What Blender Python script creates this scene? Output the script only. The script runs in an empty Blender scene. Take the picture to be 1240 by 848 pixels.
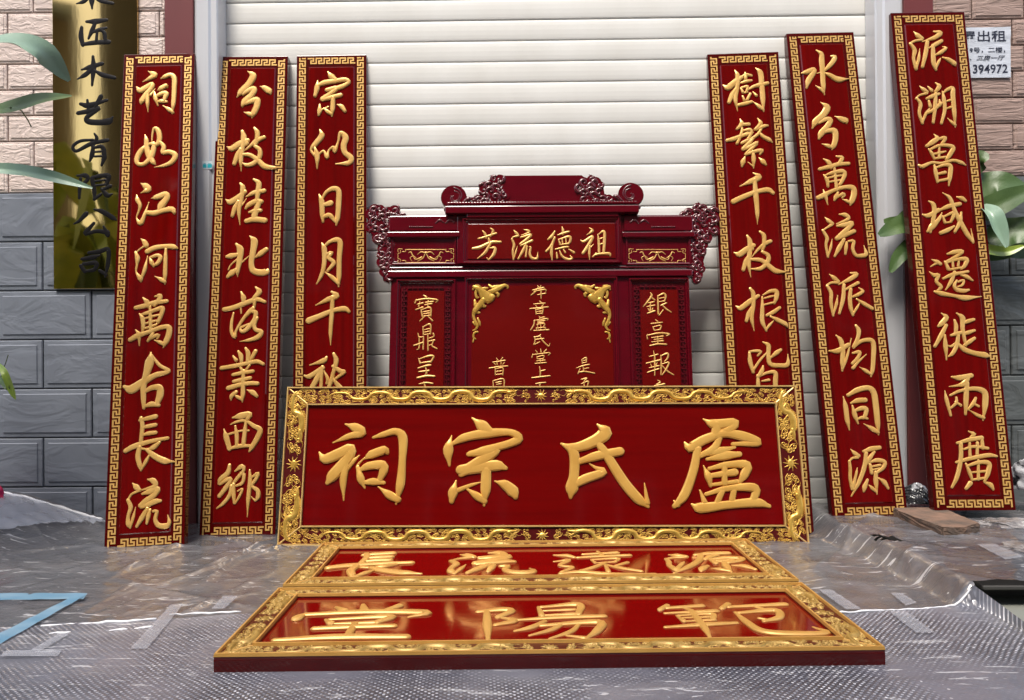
import bpy, bmesh, math, random
import numpy as np
from mathutils import Matrix, Vector
R = math.radians
sc = bpy.context.scene
col = sc.collection
# ---------------------------------------------------------------- camera
PXC, PYC, F = 620.0, 424.0, 901.0            # photograph: 1240 x 848, focal length in its pixels
PITCH, YAW, ROLL = 0.005, 0.0128, 0.0081
cf = Vector((-math.sin(YAW) * math.cos(PITCH), math.cos(YAW) * math.cos(PITCH), math.sin(PITCH)))
r0 = Vector((math.cos(YAW), math.sin(YAW), 0)); u0 = r0.cross(cf)
cr = r0 * math.cos(ROLL) - u0 * math.sin(ROLL); cu = u0 * math.cos(ROLL) + r0 * math.sin(ROLL)
CAM = Vector((0, 0, .86))
cd = bpy.data.cameras.new('camera'); cam = bpy.data.objects.new('camera', cd); col.objects.link(cam)
cd.sensor_width = 36; cd.lens = F / 1240 * 36; cd.clip_start = .05; cd.clip_end = 500
mw = Matrix.Identity(4)
for i in range(3):
    mw[i][0] = cr[i]; mw[i][1] = cu[i]; mw[i][2] = -cf[i]; mw[i][3] = CAM[i]
cam.matrix_world = mw; sc.camera = cam
# ---------------------------------------------------------------- sky, sun, exposure
SUN_EL, SUN_AZ = 62, 200                      # degrees; the sun stands high behind the camera
w = bpy.data.worlds.new('World'); sc.world = w; w.use_nodes = True
nt = w.node_tree; sky = nt.nodes.new('ShaderNodeTexSky'); sky.sky_type = 'NISHITA'; sky.sun_disc = False
sky.sun_elevation = R(SUN_EL); sky.sun_rotation = R(SUN_AZ); sky.air_density = 1.2; sky.dust_density = 4
bg = nt.nodes['Background']; bg.inputs[1].default_value = .13
nt.links.new(sky.outputs[0], bg.inputs[0])
sl = bpy.data.lights.new('sun', 'SUN'); sl.energy = 1.9; sl.angle = R(18); sl.color = (1, .95, .87)
so = bpy.data.objects.new('sun', sl); col.objects.link(so)
sd = Vector((math.sin(R(SUN_AZ)) * math.cos(R(SUN_EL)), math.cos(R(SUN_AZ)) * math.cos(R(SUN_EL)), math.sin(R(SUN_EL))))
so.rotation_euler = sd.to_track_quat('Z', 'Y').to_euler(); so.location = (0, 0, 12)
vs = sc.view_settings; vs.view_transform = 'Standard'; vs.look = 'None'; vs.gamma = 1; vs.exposure = 1.1
try: vs.use_curve_mapping = False
except Exception: pass
# ---------------------------------------------------------------- helpers
def ray(px, py): return (cf + cr * ((px - PXC) / F) - cu * ((py - PYC) / F))
def atY(px, py, Y):
    d = ray(px, py); return CAM + d * (Y / d.y)
def atZ(px, py, z=0.0):
    d = ray(px, py); return CAM + d * ((z - CAM.z) / d.z)
def tag(o, label=None, cat=None, group=None, kind=None):
    for k, v in (('label', label), ('category', cat), ('group', group), ('kind', kind)):
        if v: o[k] = v
    return o
def empty(name, M=None, loc=None):
    o = bpy.data.objects.new(name, None); col.objects.link(o); o.empty_display_size = .05
    if M is not None: o.matrix_world = M
    if loc is not None: o.location = loc
    return o
def link(name, me, mat, parent=None):
    o = bpy.data.objects.new(name, me); col.objects.link(o)
    if mat and not me.materials: me.materials.append(mat)
    if parent is not None: o.parent = parent
    return o
def mesh(name, V, Fc, mat, parent=None, smooth=False):
    me = bpy.data.meshes.new(name); me.from_pydata([tuple(v) for v in V], [], Fc); me.update()
    if smooth: me.polygons.foreach_set('use_smooth', [True] * len(me.polygons))
    return link(name, me, mat, parent)
def bmobj(name, bm, mat, parent=None, smooth=False):
    bmesh.ops.recalc_face_normals(bm, faces=bm.faces[:])
    me = bpy.data.meshes.new(name); bm.to_mesh(me); bm.free()
    if smooth: me.polygons.foreach_set('use_smooth', [True] * len(me.polygons))
    return link(name, me, mat, parent)
def box(bm, x0, x1, y0, y1, z0, z1, bev=0.0, seg=1):
    g = bmesh.ops.create_cube(bm, size=1, matrix=Matrix.Translation(((x0 + x1) / 2, (y0 + y1) / 2, (z0 + z1) / 2)) @ Matrix.Diagonal((x1 - x0, y1 - y0, z1 - z0, 1)))
    if bev > 0:
        es = list({e for v in g['verts'] for e in v.link_edges})
        bmesh.ops.bevel(bm, geom=es, offset=bev, segments=seg, affect='EDGES', profile=.6)
def prism(bm, poly, y0, y1):                   # outline in x,z extruded in y
    a = [bm.verts.new((p[0], y0, p[1])) for p in poly]; b = [bm.verts.new((p[0], y1, p[1])) for p in poly]
    n = len(poly); bm.faces.new(a); bm.faces.new(b[::-1])
    for i in range(n): bm.faces.new((a[i], b[i], b[(i + 1) % n], a[(i + 1) % n]))
def cyl(bm, x, z, r, y0, y1, n=20):
    prism(bm, [(x + r * math.cos(2 * math.pi * i / n), z + r * math.sin(2 * math.pi * i / n)) for i in range(n)], y0, y1)
def tube(V, Fc, pts, r, n=6):                  # round tube along 3-D points, appended to lists
    base = len(V); m = len(pts)
    for i, p in enumerate(pts):
        p = Vector(p); t = (Vector(pts[min(i + 1, m - 1)]) - Vector(pts[max(i - 1, 0)])).normalized()
        s = t.cross(Vector((0, 0, 1)));
        if s.length < .05: s = t.cross(Vector((1, 0, 0)))
        s.normalize(); q = s.cross(t); rr = r[i] if isinstance(r, (list, tuple)) else r
        for k in range(n):
            a = 2 * math.pi * k / n; V.append(p + s * (math.cos(a) * rr) + q * (math.sin(a) * rr))
    for i in range(m - 1):
        for k in range(n):
            a = base + i * n + k; b = base + i * n + (k + 1) % n; Fc.append((a, b, b + n, a + n))
    Fc.append(tuple(base + k for k in range(n))[::-1]); Fc.append(tuple(base + (m - 1) * n + k for k in range(n)))
# ---------------------------------------------------------------- node materials
def mat(name, base, rough=.5, metal=0, coat=0, noise=None, bump=None, spec=.5, build=None, alpha=None):
    m = bpy.data.materials.new(name); m.use_nodes = True; t = m.node_tree; b = t.nodes['Principled BSDF']
    b.inputs['Base Color'].default_value = (*base, 1); b.inputs['Roughness'].default_value = rough
    b.inputs['Metallic'].default_value = metal; b.inputs['Coat Weight'].default_value = coat
    b.inputs['Coat Roughness'].default_value = .06; b.inputs['Specular IOR Level'].default_value = spec
    N = t.nodes.new; L = t.links.new
    tc = N('ShaderNodeTexCoord'); oi = N('ShaderNodeObjectInfo')
    add = N('ShaderNodeVectorMath'); add.operation = 'ADD'; L(tc.outputs['Object'], add.inputs[0])
    mul = N('ShaderNodeVectorMath'); mul.operation = 'SCALE'; mul.inputs['Scale'].default_value = 17
    cmb = N('ShaderNodeCombineXYZ'); L(oi.outputs['Random'], cmb.inputs[0]); L(oi.outputs['Random'], cmb.inputs[2])
    L(cmb.outputs[0], mul.inputs[0]); L(mul.outputs[0], add.inputs[1]); co = add.outputs[0]
    if noise:                                  # (colour B, scale, stretch, contrast)
        c2, s, st, k = noise
        mp = N('ShaderNodeMapping'); mp.inputs['Scale'].default_value = st; L(co, mp.inputs[0])
        n = N('ShaderNodeTexNoise'); n.inputs['Scale'].default_value = s; n.inputs['Detail'].default_value = 5; L(mp.outputs[0], n.inputs[0])
        rp = N('ShaderNodeValToRGB'); rp.color_ramp.elements[0].position = .5 - k; rp.color_ramp.elements[1].position = .5 + k
        rp.color_ramp.elements[0].color = (*base, 1); rp.color_ramp.elements[1].color = (*c2, 1)
        L(n.outputs[0], rp.inputs[0]); L(rp.outputs[0], b.inputs['Base Color'])
    if bump:                                   # (scale, stretch, strength, distance)
        s, st, k, d = bump
        mp = N('ShaderNodeMapping'); mp.inputs['Scale'].default_value = st; L(co, mp.inputs[0])
        n = N('ShaderNodeTexNoise'); n.inputs['Scale'].default_value = s; n.inputs['Detail'].default_value = 6; L(mp.outputs[0], n.inputs[0])
        bp = N('ShaderNodeBump'); bp.inputs['Strength'].default_value = k; bp.inputs['Distance'].default_value = d
        L(n.outputs[0], bp.inputs['Height']); L(bp.outputs[0], b.inputs['Normal'])
    if alpha is not None: b.inputs['Alpha'].default_value = alpha
    if build: build(t, b, co, N, L)
    return m
M = {}
def wood_grain(t, b, co, N, L):                # faint vertical grain under the lacquer
    pass
M['lacquer'] = mat('red lacquer', (.068, .0010, .0008), .16, coat=.25, noise=((.048, .0008, .0006), 3, (6, 1, .5), .3), bump=(40, (3, 1, .3), .04, .002), spec=.35)
M['lacquer_field'] = mat('red lacquer field', (.132, .0008, .0006), .09, coat=.3, noise=((.082, .0006, .0006), 3.5, (9, 1, .35), .22), bump=(30, (4, 1, .3), .035, .002), spec=.35)
M['lacquer_wide'] = mat('red lacquer of wide plaque', (.135, .0008, .0006), .09, coat=.3, noise=((.092, .0006, .0006), 3, (.35, 1, 7), .25), bump=(14, (.5, 1, 4), .05, .002), spec=.35)
M['lacquer_flat'] = mat('red lacquer of lying board', (.17, .0012, .0008), .09, coat=.3, noise=((.12, .001, .0008), 2.5, (.4, 1, 8), .3), bump=(14, (1, 1, 4), .06, .002), spec=.45)
M['frame_ground'] = mat('dark red frame ground', (.075, .003, .003), .3, coat=.2, noise=((.05, .002, .002), 9, (1, 1, 1), .3))
M['groove'] = mat('dark lacquer groove', (.06, .002, .002), .35)
M['maroon'] = mat('maroon lacquer', (.098, .0008, .006), .12, coat=.6, noise=((.07, .0006, .004), 4, (1, 1, 3), .3), bump=(35, (1, 1, 1), .05, .002), spec=.5)
M['maroon_panel'] = mat('red brown lacquer panel', (.12, .0018, .001), .14, coat=.35, noise=((.09, .0014, .0008), 2, (1, 1, 3), .3))
M['maroon_carving'] = mat('maroon carving', (.080, .0006, .004), .26, coat=.7, spec=.6)
M['gold'] = mat('matt gold leaf', (.72, .42, .10), .33, metal=.35, noise=((.60, .32, .065), 12, (1, 1, 1), .25), bump=(90, (1, 1, 1), .12, .001))
M['gold_pale'] = mat('pale gold leaf', (.74, .46, .15), .32, metal=.35, noise=((.62, .35, .09), 14, (1, 1, 1), .25), bump=(90, (1, 1, 1), .12, .001))
M['gold_relief'] = mat('bright yellow gold leaf', (.72, .46, .10), .3, metal=.5, noise=((.48, .27, .04), 30, (1, 1, 1), .25), bump=(160, (1, 1, 1), .3, .001))
M['gold_lying'] = mat('orange gold leaf of the lying boards', (.60, .34, .09), .4, metal=.25, noise=((.48, .25, .055), 12, (1, 1, 1), .25), bump=(90, (1, 1, 1), .15, .001))
M['gold_relief_lying'] = mat('ochre gold relief of the lying boards', (.46, .29, .075), .42, metal=.3, noise=((.26, .15, .03), 30, (1, 1, 1), .25), bump=(160, (1, 1, 1), .3, .001))
M['gold_rail'] = mat('gold edge rail', (.80, .56, .22), .34, metal=.5, noise=((.66, .40, .12), 9, (1, 1, 1), .25))
# ---------------------------------------------------------------- brush stroke geometry
def smooth_pts(P, step):
    P = [np.array(p, float) for p in P]
    if len(P) == 2: P = [P[0], (P[0] + P[1]) / 2, P[1]]
    Q = [2 * P[0] - P[1]] + P + [2 * P[-1] - P[-2]]; out = []
    for i in range(1, len(Q) - 2):
        n = max(2, int(np.hypot(*(Q[i + 1] - Q[i])[:2]) / step + .5)); n = min(n, 10)
        for k in range(n):
            t = k / n; a, b, c, d = Q[i - 1], Q[i], Q[i + 1], Q[i + 2]
            s = .5 * ((2 * b) + (c - a) * t + (2 * a - 5 * b + 4 * c - d) * t * t + (3 * b - 3 * c + d - a) * t ** 3)
            s[2] = b[2] + (c[2] - b[2]) * (t * t * (3 - 2 * t)); out.append(s)
    out.append(P[-1]); return out
PROF = [(-1.0, 0.0), (-.985, .5), (-.985, .5), (-.70, .90), (-.70, .90), (-.35, .97), (0, 1.0), (.35, .97), (.70, .90), (.70, .90), (.985, .5), (.985, .5), (1.0, 0.0)]
PROF_S = [(-1.0, 0.0), (-.6, .8), (0, 1.0), (.6, .8), (1.0, 0.0)]
def ribbons(V, Fc, strokes, y0, hmax, hk=.5, step=.006, prof=PROF, lift=0.0):
    """domed ribbons in the x,z plane, bulging towards -y; a stroke is [(u, v, width), ...]"""
    m = len(prof)
    for si, st in enumerate(strokes):
        S = smooth_pts(st, step)
        P = [(s[0], s[1]) for s in S]; W = [max(s[2], .0006) / 2 for s in S]
        def cap(p, q, w):
            d = np.array(p) - np.array(q); L = np.hypot(*d) or 1; d /= L
            return [(tuple(np.array(p) + d * w * f), w * g) for f, g in ((.45, .86), (.8, .55), (.98, .15))]
        c0 = cap(P[0], P[1], W[0])[::-1]; c1 = cap(P[-1], P[-2], W[-1])
        Pn = [c[0] for c in c0] + P + [c[0] for c in c1]; Wn = [c[1] for c in c0] + W + [c[1] for c in c1]
        base = len(V); n = len(Pn); e = lift + (si % 11) * 8e-5
        for i in range(n):
            a = np.array(Pn[max(i - 1, 0)]); b = np.array(Pn[min(i + 1, n - 1)]); d = b - a; L = np.hypot(*d) or 1; d = d / L
            nx, nz = -d[1], d[0]; h = min(hmax, Wn[i] * 2 * hk) + e
            for (s, k) in prof:
                V.append((Pn[i][0] + nx * s * Wn[i], y0 + .0008 - k * (h + .0008), Pn[i][1] + nz * s * Wn[i]))
        for i in range(n - 1):
            for k in range(m - 1):
                if prof[k] == prof[k + 1]: continue
                a = base + i * m + k; Fc.append((a, a + 1, a + 1 + m, a + m))
def ribbon_obj(name, strokes, material, parent, y0, hmax, hk=.5, step=.006, prof=PROF, smooth=True):
    V, Fc = [], []; ribbons(V, Fc, strokes, y0, hmax, hk, step, prof)
    return mesh(name, V, Fc, material, parent, smooth)
class Plane:
    """a board's own frame: x right, z up along its face, y into the board"""
    def __init__(s, x, y, z, yaw, lean, roll):
        ex = Vector((math.cos(yaw), math.sin(yaw), 0)); n = Vector((-math.sin(yaw), math.cos(yaw), 0))
        up = Vector((0, 0, 1)) * math.cos(lean) + n * math.sin(lean)
        a = ex * math.cos(roll) + up * math.sin(roll); b = up * math.cos(roll) - ex * math.sin(roll); c = b.cross(a)
        s.M = Matrix.Identity(4)
        for i in range(3): s.M[i][0] = a[i]; s.M[i][1] = c[i]; s.M[i][2] = b[i]
        s.M.translation = Vector((x, y, z)); s.I = s.M.inverted(); s.M3 = s.I.to_3x3(); s.o = s.I @ CAM
    def uv(s, px, py, y=0.0):
        d = s.M3 @ ray(px, py); t = (y - s.o.y) / d.y; p = s.o + d * t; return (p.x, p.z)
    def scale(s, px, py, y=0.0):
        a = s.uv(px - 5, py, y); b = s.uv(px + 5, py, y); return math.hypot(a[0] - b[0], a[1] - b[1]) / 10
    def strokes(s, zk, txt, y=0.0, wk=1.0):
        x0, y0, k = ZOOM[zk]; out = []
        for st in txt.split('|'):
            q = []
            for p in st.split():
                a, b, c = (float(v) for v in p.split(',')); px, py = x0 + a / k, y0 + b / k
                uu, vv = s.uv(px, py, y); q.append((uu, vv, c / k * s.scale(px, py, y) * wk))
            out.append(q)
        return out
def raw(txt):
    return [[tuple(float(v) for v in p.split(',')) for p in st.split()] for st in txt.split('|')]
def fit(strokes, u0, u1, v0, v1, wk=1.0):      # any glyph into a box; z runs up
    xs = [p[0] for s in strokes for p in s]; zs = [p[1] for s in strokes for p in s]
    ax, bx, az, bz = min(xs), max(xs), min(zs), max(zs); kx = (u1 - u0) / (bx - ax); kz = (v1 - v0) / (bz - az); k = min(abs(kx), abs(kz)) ** .5 * max(abs(kx), abs(kz)) ** .5
    return [[(u0 + (p[0] - ax) * kx, v0 + (p[1] - az) * kz, p[2] * k * wk) for p in s] for s in strokes]
# ---------------------------------------------------------------- key fret
def fret(name, x0, z0, n_cells, cell, axis, flip, y0, hgt, material, parent):
    """meander of one-cell lines, five cells deep, six cells a turn"""
    occ = set()
    def seg(a, b, c, d):
        for i in range(min(a, c), max(a, c) + 1):
            for j in range(min(b, d), max(b, d) + 1):
                if i < n_cells: occ.add((i, j))
    k = 0
    while k < n_cells:
        for s in ((0, 0, 4, 0), (4, 0, 4, 2), (4, 2, 2, 2), (2, 2, 2, 4), (2, 4, 6, 4), (6, 4, 6, 0)):
            seg(k + s[0], s[1], k + s[2], s[3])
        k += 6
    V, Fc, idx = [], [], {}
    def P(i, j, top):
        q = (i, j, top)
        if q not in idx:
            jj = 5 - j if flip else j
            a, b = (i * cell, jj * cell) if axis == 'x' else (jj * cell, i * cell)
            ins = 0
            idx[q] = len(V); V.append((x0 + a, y0 - (hgt if top else -.0008), z0 + b))
        return idx[q]
    for (i, j) in occ:
        Fc.append((P(i, j, 1), P(i + 1, j, 1), P(i + 1, j + 1, 1), P(i, j + 1, 1)))
        for di, dj, e in ((-1, 0, ((i, j), (i, j + 1))), (1, 0, ((i + 1, j), (i + 1, j + 1))), (0, -1, ((i, j), (i + 1, j))), (0, 1, ((i, j + 1), (i + 1, j + 1)))):
            if (i + di, j + dj) not in occ:
                a, b = e; Fc.append((P(*a, 1), P(*b, 1), P(*b, 0), P(*a, 0)))
    o = mesh(name, V, Fc, material, parent)
    bm = bmesh.new(); bm.from_mesh(o.data); bmesh.ops.recalc_face_normals(bm, faces=bm.faces[:]); bm.to_mesh(o.data); bm.free()
    return o
# ---------------------------------------------------------------- more materials
def carve_bump(t, b, co, N, L, scale, strength, dist, col2=None, stretch=(1, 1, 1)):
    mp = N('ShaderNodeMapping'); mp.inputs['Scale'].default_value = stretch; L(co, mp.inputs[0])
    n1 = N('ShaderNodeTexNoise'); n1.inputs['Scale'].default_value = scale; n1.inputs['Detail'].default_value = 3; n1.inputs['Distortion'].default_value = 1.6; L(mp.outputs[0], n1.inputs[0])
    rp = N('ShaderNodeValToRGB'); rp.color_ramp.elements[0].position = .42; rp.color_ramp.elements[1].position = .58; L(n1.outputs[0], rp.inputs[0])
    n2 = N('ShaderNodeTexNoise'); n2.inputs['Scale'].default_value = scale * 6; n2.inputs['Detail'].default_value = 4; L(co, n2.inputs[0])
    mx = N('ShaderNodeMath'); mx.operation = 'MULTIPLY_ADD'; mx.inputs[1].default_value = .25; L(n2.outputs[0], mx.inputs[0]); L(rp.outputs[0], mx.inputs[2])
    bp = N('ShaderNodeBump'); bp.inputs['Strength'].default_value = strength; bp.inputs['Distance'].default_value = dist
    L(mx.outputs[0], bp.inputs['Height']); L(bp.outputs[0], b.inputs['Normal'])
M['tile_pink'] = mat('cream pink split face tile', (.66, .55, .50), .62, noise=((.57, .46, .42), 5, (1, 1, 1), .3), build=lambda *a: carve_bump(*a, 13, .32, .010, stretch=(1, 1, 2.2)))
M['tile_rose'] = mat('rose brown split face tile', (.36, .255, .22), .66, noise=((.29, .20, .17), 5, (1, 1, 1), .3), build=lambda *a: carve_bump(*a, 9, .4, .008, stretch=(.5, 1, 3.5)))
M['tile_grey'] = mat('blue grey split face tile', (.19, .21, .25), .45, noise=((.14, .155, .19), 4, (1, 1, 1), .3), build=lambda *a: carve_bump(*a, 3.2, .17, .016, stretch=(.8, 1, 1.8)))
M['tile_grey_r'] = mat('green grey split face tile', (.11, .12, .125), .45, noise=((.075, .085, .085), 5, (1, 1, 1), .3), build=lambda *a: carve_bump(*a, 3.2, .25, .02, stretch=(.8, 1, 1.8)))
M['mortar'] = mat('dark joint mortar', (.10, .10, .105), .8)
M['mortar_p'] = mat('brown joint mortar', (.22, .16, .14), .8)
M['slat'] = mat('cream white shutter enamel', (.79, .79, .765), .36, noise=((.68, .67, .63), 2.2, (1.6, 1, .5), .28), bump=(5, (.3, 1, 1), .06, .01))
M['rail_white'] = mat('white guide rail aluminium', (.66, .67, .70), .3, metal=.15, noise=((.58, .59, .62), 2, (3, 1, .3), .3))
M['post_red'] = mat('dull dark red door surround', (.17, .035, .035), .45, noise=((.13, .026, .028), 4, (1, 1, .5), .3))
M['brass'] = mat('mirror polished brass', (.62, .43, .17), .05, metal=1, noise=((.56, .38, .14), 2, (1, 1, .4), .3), bump=(3, (3, 1, .6), .02, .01))
M['ink'] = mat('black engraved enamel', (.004, .003, .004), .5, spec=.2)
M['paper'] = mat('pale blue white notice paper', (.60, .64, .72), .7, noise=((.52, .56, .64), 12, (1, 1, 1), .3), bump=(14, (1, 1, 3), .35, .01))
M['print'] = mat('dark blue print', (.01, .012, .035), .6)
M['leaf'] = mat('deep green glossy leaf', (.04, .085, .025), .42, noise=((.075, .13, .035), 9, (1, 1, 1), .3), bump=(60, (1, 6, 1), .25, .004))
M['leaf_pale'] = mat('pale blue green leaf', (.26, .36, .28), .28, noise=((.17, .28, .19), 6, (1, 1, 1), .3), bump=(60, (1, 6, 1), .25, .004))
M['leaf_lime'] = mat('yellow green leaf', (.30, .38, .06), .35, noise=((.14, .24, .04), 9, (1, 1, 1), .3))
M['stem'] = mat('green stem', (.07, .10, .03), .5)
M['pot'] = mat('brown glazed pot', (.10, .04, .02), .3, noise=((.07, .03, .02), 6, (1, 1, 1), .3))
M['brick'] = mat('worn brown paving brick', (.21, .125, .085), .9, noise=((.09, .065, .05), 11, (1, 1, 1), .14), bump=(38, (1, 1, 1), .9, .008))
M['concrete'] = mat('grey green floor slab', (.27, .28, .24), .6, noise=((.19, .195, .17), 3, (1, 1, 1), .3), bump=(60, (1, 1, 1), .3, .003))
M['slab_dark'] = mat('plain dark concrete', (.05, .048, .045), .7, bump=(40, (1, 1, 1), .4, .003))  # one even dark tone for the platform and the shutter backing
# ---------------------------------------------------------------- ground, platform
def ground():
    V = [(-40, -40, 0), (40, -40, 0), (40, 40, 0), (-40, 40, 0)]
    tag(mesh('ground', V, [(0, 1, 2, 3)], M['concrete']), kind='structure')
ground()
bm = bmesh.new(); box(bm, 1.53, 3.7, 2.50, 3.8, .060, .074, .003); box(bm, 1.56, 3.7, 2.62, 3.8, .0005, .0597)
tag(bmobj('platform', bm, M['slab_dark']), 'low dark concrete platform under the plastic sheet, hollow along its front edge at the right', 'platform')
# ---------------------------------------------------------------- walls of split face tiles
def tile_mesh(name, w, h, d, m):
    bm = bmesh.new(); g = .003; a = .5
    def rg(x, z, y): return [bm.verts.new(p) for p in ((-w / 2 + x, y, -h / 2 + z), (w / 2 - x, y, -h / 2 + z), (w / 2 - x, y, h / 2 - z), (-w / 2 + x, y, h / 2 - z))]
    e = min(w, h) * .09
    L = [rg(g, g, 0), rg(g, g, -d * .55), rg(g + .004, g + .004, -d * .75), rg(g + e, g + e, -d * .78), rg(g + e + .004, g + e + .004, -d)]
    for p, q in zip(L, L[1:]):
        for i in range(4): bm.faces.new((p[i], p[(i + 1) % 4], q[(i + 1) % 4], q[i]))
    bm.faces.new(L[-1]); bmesh.ops.recalc_face_normals(bm, faces=bm.faces[:]); me = bpy.data.meshes.new(name); bm.to_mesh(me); bm.free(); me.materials.append(m); return me
def tile_wall(x0, x1, zsplit, wy, label, pm, gm, pw, ph, gw, gh, poff, goff, mortar):
    root = empty('tiled_wall', loc=(x0, wy, 0)); root['kind'] = 'structure'; root['label'] = label
    rng = random.Random(int(abs(x0) * 100))
    bm = bmesh.new(); box(bm, 0, x1 - x0, .0, .25, -.02, zsplit); bmobj('wall_body', bm, M['mortar'], root)
    bm = bmesh.new(); box(bm, 0, x1 - x0, .0005, .25, zsplit, 4.2); bmobj('wall_body', bm, mortar, root)
    def rows(z_start, n, h, w, off, up, me_full, m, nm):
        for k in range(n):
            zc = z_start + (h * (k + .5)) * (1 if up else -1)
            xs = off[k % 2] - x0
            xs = xs % w; cuts = [0.0] + [xs + i * w for i in range(-1, 40) if 0.03 < xs + i * w < x1 - x0 - .03] + [x1 - x0]
            for a, b in zip(cuts, cuts[1:]):
                if b - a < .02: continue
                full = abs(b - a - w) < .002; hh = h
                if hh < .02: continue
                me = me_full if full and hh == h else tile_mesh(nm, b - a, min(h, hh), .018, m)
                o = bpy.data.objects.new(nm, me); col.objects.link(o); o.parent = root
                o.location = ((a + b) / 2, -rng.uniform(0, .0025), zc); o.rotation_euler = (rng.gauss(0, .004), 0, rng.gauss(0, .003))
    rows(zsplit, 13, ph, pw, poff, True, tile_mesh('wall_tile', pw, ph, .018, pm), pm, 'wall_tile')
    rows(zsplit, 7, gh, gw, goff, False, tile_mesh('wall_tile', gw, gh, .022, gm), gm, 'wall_tile')
    bm = bmesh.new(); box(bm, 0, x1 - x0, -.004, .0, -.01, .04); bmobj('wall_foot', bm, M['mortar'], root)
    return root
XL, XR = -1.812, 2.092
tl = lambda px, py: atY(px, py, 3.8).x
tile_wall(-4.2, XL, 1.706, 3.80, 'wall left of the door: cream pink split face tiles above blue grey ones', M['tile_pink'], M['tile_grey'], .262, .1325, .482, .2515,
          (tl(12, 218), tl(43, 186)), (tl(0, 262), tl(54, 323)), M['mortar_p'])
tile_wall(XR, 4.4, 1.737, 3.80, 'wall right of the door: rose brown split face tiles above green grey ones', M['tile_rose'], M['tile_grey_r'], .262, .1325, .482, .2515,
          (tl(1177, 198), tl(1225, 167)), (tl(1160, 245), tl(1221, 370)), M['mortar_p'])
# ---------------------------------------------------------------- door surround, guide rails, shutter
root = empty('door_surround', loc=(.15, 3.80, 0)); tag(root, 'dull dark red door surround either side of the white shutter', 'door frame')
for a, b in ((XL + .002, -1.664), (1.944, XR - .002)):
    bm = bmesh.new(); box(bm, a - .15, b - .15, -.03, .22, 0, 3.3, .004, 2); bmobj('post', bm, M['post_red'], root)
bm = bmesh.new(); box(bm, XL + .002 - .15, XR - .002 - .15, -.03, .22, 3.302, 3.6, .004, 2); bmobj('lintel', bm, M['post_red'], root)
SY = 3.92
root = empty('roller_shutter', loc=(.15, SY, 0)); tag(root, 'closed cream white roller shutter of wide horizontal slats', 'roller shutter')
pitch = 25.25 / 901 * 3.92; z0s = 2.618
prof = [(0, .000), (.0022, -.009), (.006, -.0115), (.014, -.0128), (.03, -.0140), (.055, -.0146), (.08, -.0140), (.096, -.0128), (.104, -.0112), (.1075, -.0085), (pitch, .0005)]
prof = [(a / .110 * pitch if a < pitch else a, b) for a, b in prof]
xa, xb = -1.60 - .15, 1.90 - .15
zb = z0s - math.floor(z0s / pitch) * pitch - pitch
V, Fc = [], []
nseg = 8; rngs = random.Random(3)
for a, b in prof:
    for j in range(nseg + 1): V.append((xa + (xb - xa) * j / nseg, b, a))
for i in range(len(prof) - 1):
    for j in range(nseg): a = i * (nseg + 1) + j; Fc.append((a, a + 1, a + nseg + 2, a + nseg + 1))
sme = None; k = 0; z = zb
while z < 3.28:
    if sme is None: o = mesh('slat', V, Fc, M['slat'], root); sme = o.data
    else: o = bpy.data.objects.new('slat', sme); col.objects.link(o); o.parent = root
    o.location = (0, rngs.uniform(-.0012, .0012), z); o.rotation_euler = (rngs.gauss(0, .006), rngs.gauss(0, .0004), 0); z += pitch
bm = bmesh.new(); box(bm, xa, xb, .004, .03, -.01, 3.3); bmobj('backing', bm, M['slab_dark'], root)
for a, b, s in ((-1.662, -1.545, 1), (1.808, 1.942, -1)):
    bm = bmesh.new(); xo, xi = (a, b) if s > 0 else (b, a); Y0 = -.135
    poly = [(xo - .15, Y0), (xo - .15 + s * .012, Y0 - .006), (xi - .15 - s * .045, Y0 - .006), (xi - .15 - s * .035, Y0 + .004), (xi - .15 - s * .006, Y0 + .004), (xi - .15, Y0 + .012), (xi - .15, -.02), (xo - .15, -.02)]
    lo = [bm.verts.new((p[0], p[1], 0)) for p in poly]; hi = [bm.verts.new((p[0], p[1], 3.3)) for p in poly]
    for i in range(len(poly)): bm.faces.new((lo[i], lo[(i + 1) % 8], hi[(i + 1) % 8], hi[i]))
    bm.faces.new(hi); bmobj('guide_rail', bm, M['rail_white'], root)
M['cyan'] = mat('cyan sticker print', (.03, .42, .50), .4); M['stick'] = mat('white sticker film', (.62, .70, .74), .3)
p = atY(251, 200, 3.778); root = empty('sticker', loc=p); tag(root, 'small white and cyan sticker on the left guide rail', 'sticker')
bm = bmesh.new(); box(bm, -.026, .026, -.0008, .0006, -.02, .02); bmobj('film', bm, M['stick'], root)
for a, b in ((-.022, -.003), (.001, .024)):
    bm = bmesh.new(); box(bm, a, b, -.0016, -.0007, -.014, .004); box(bm, a + .004, b - .004, -.0018, -.0007, .0065, .0085); bmobj('printed_mark', bm, M['cyan'], root)
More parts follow.
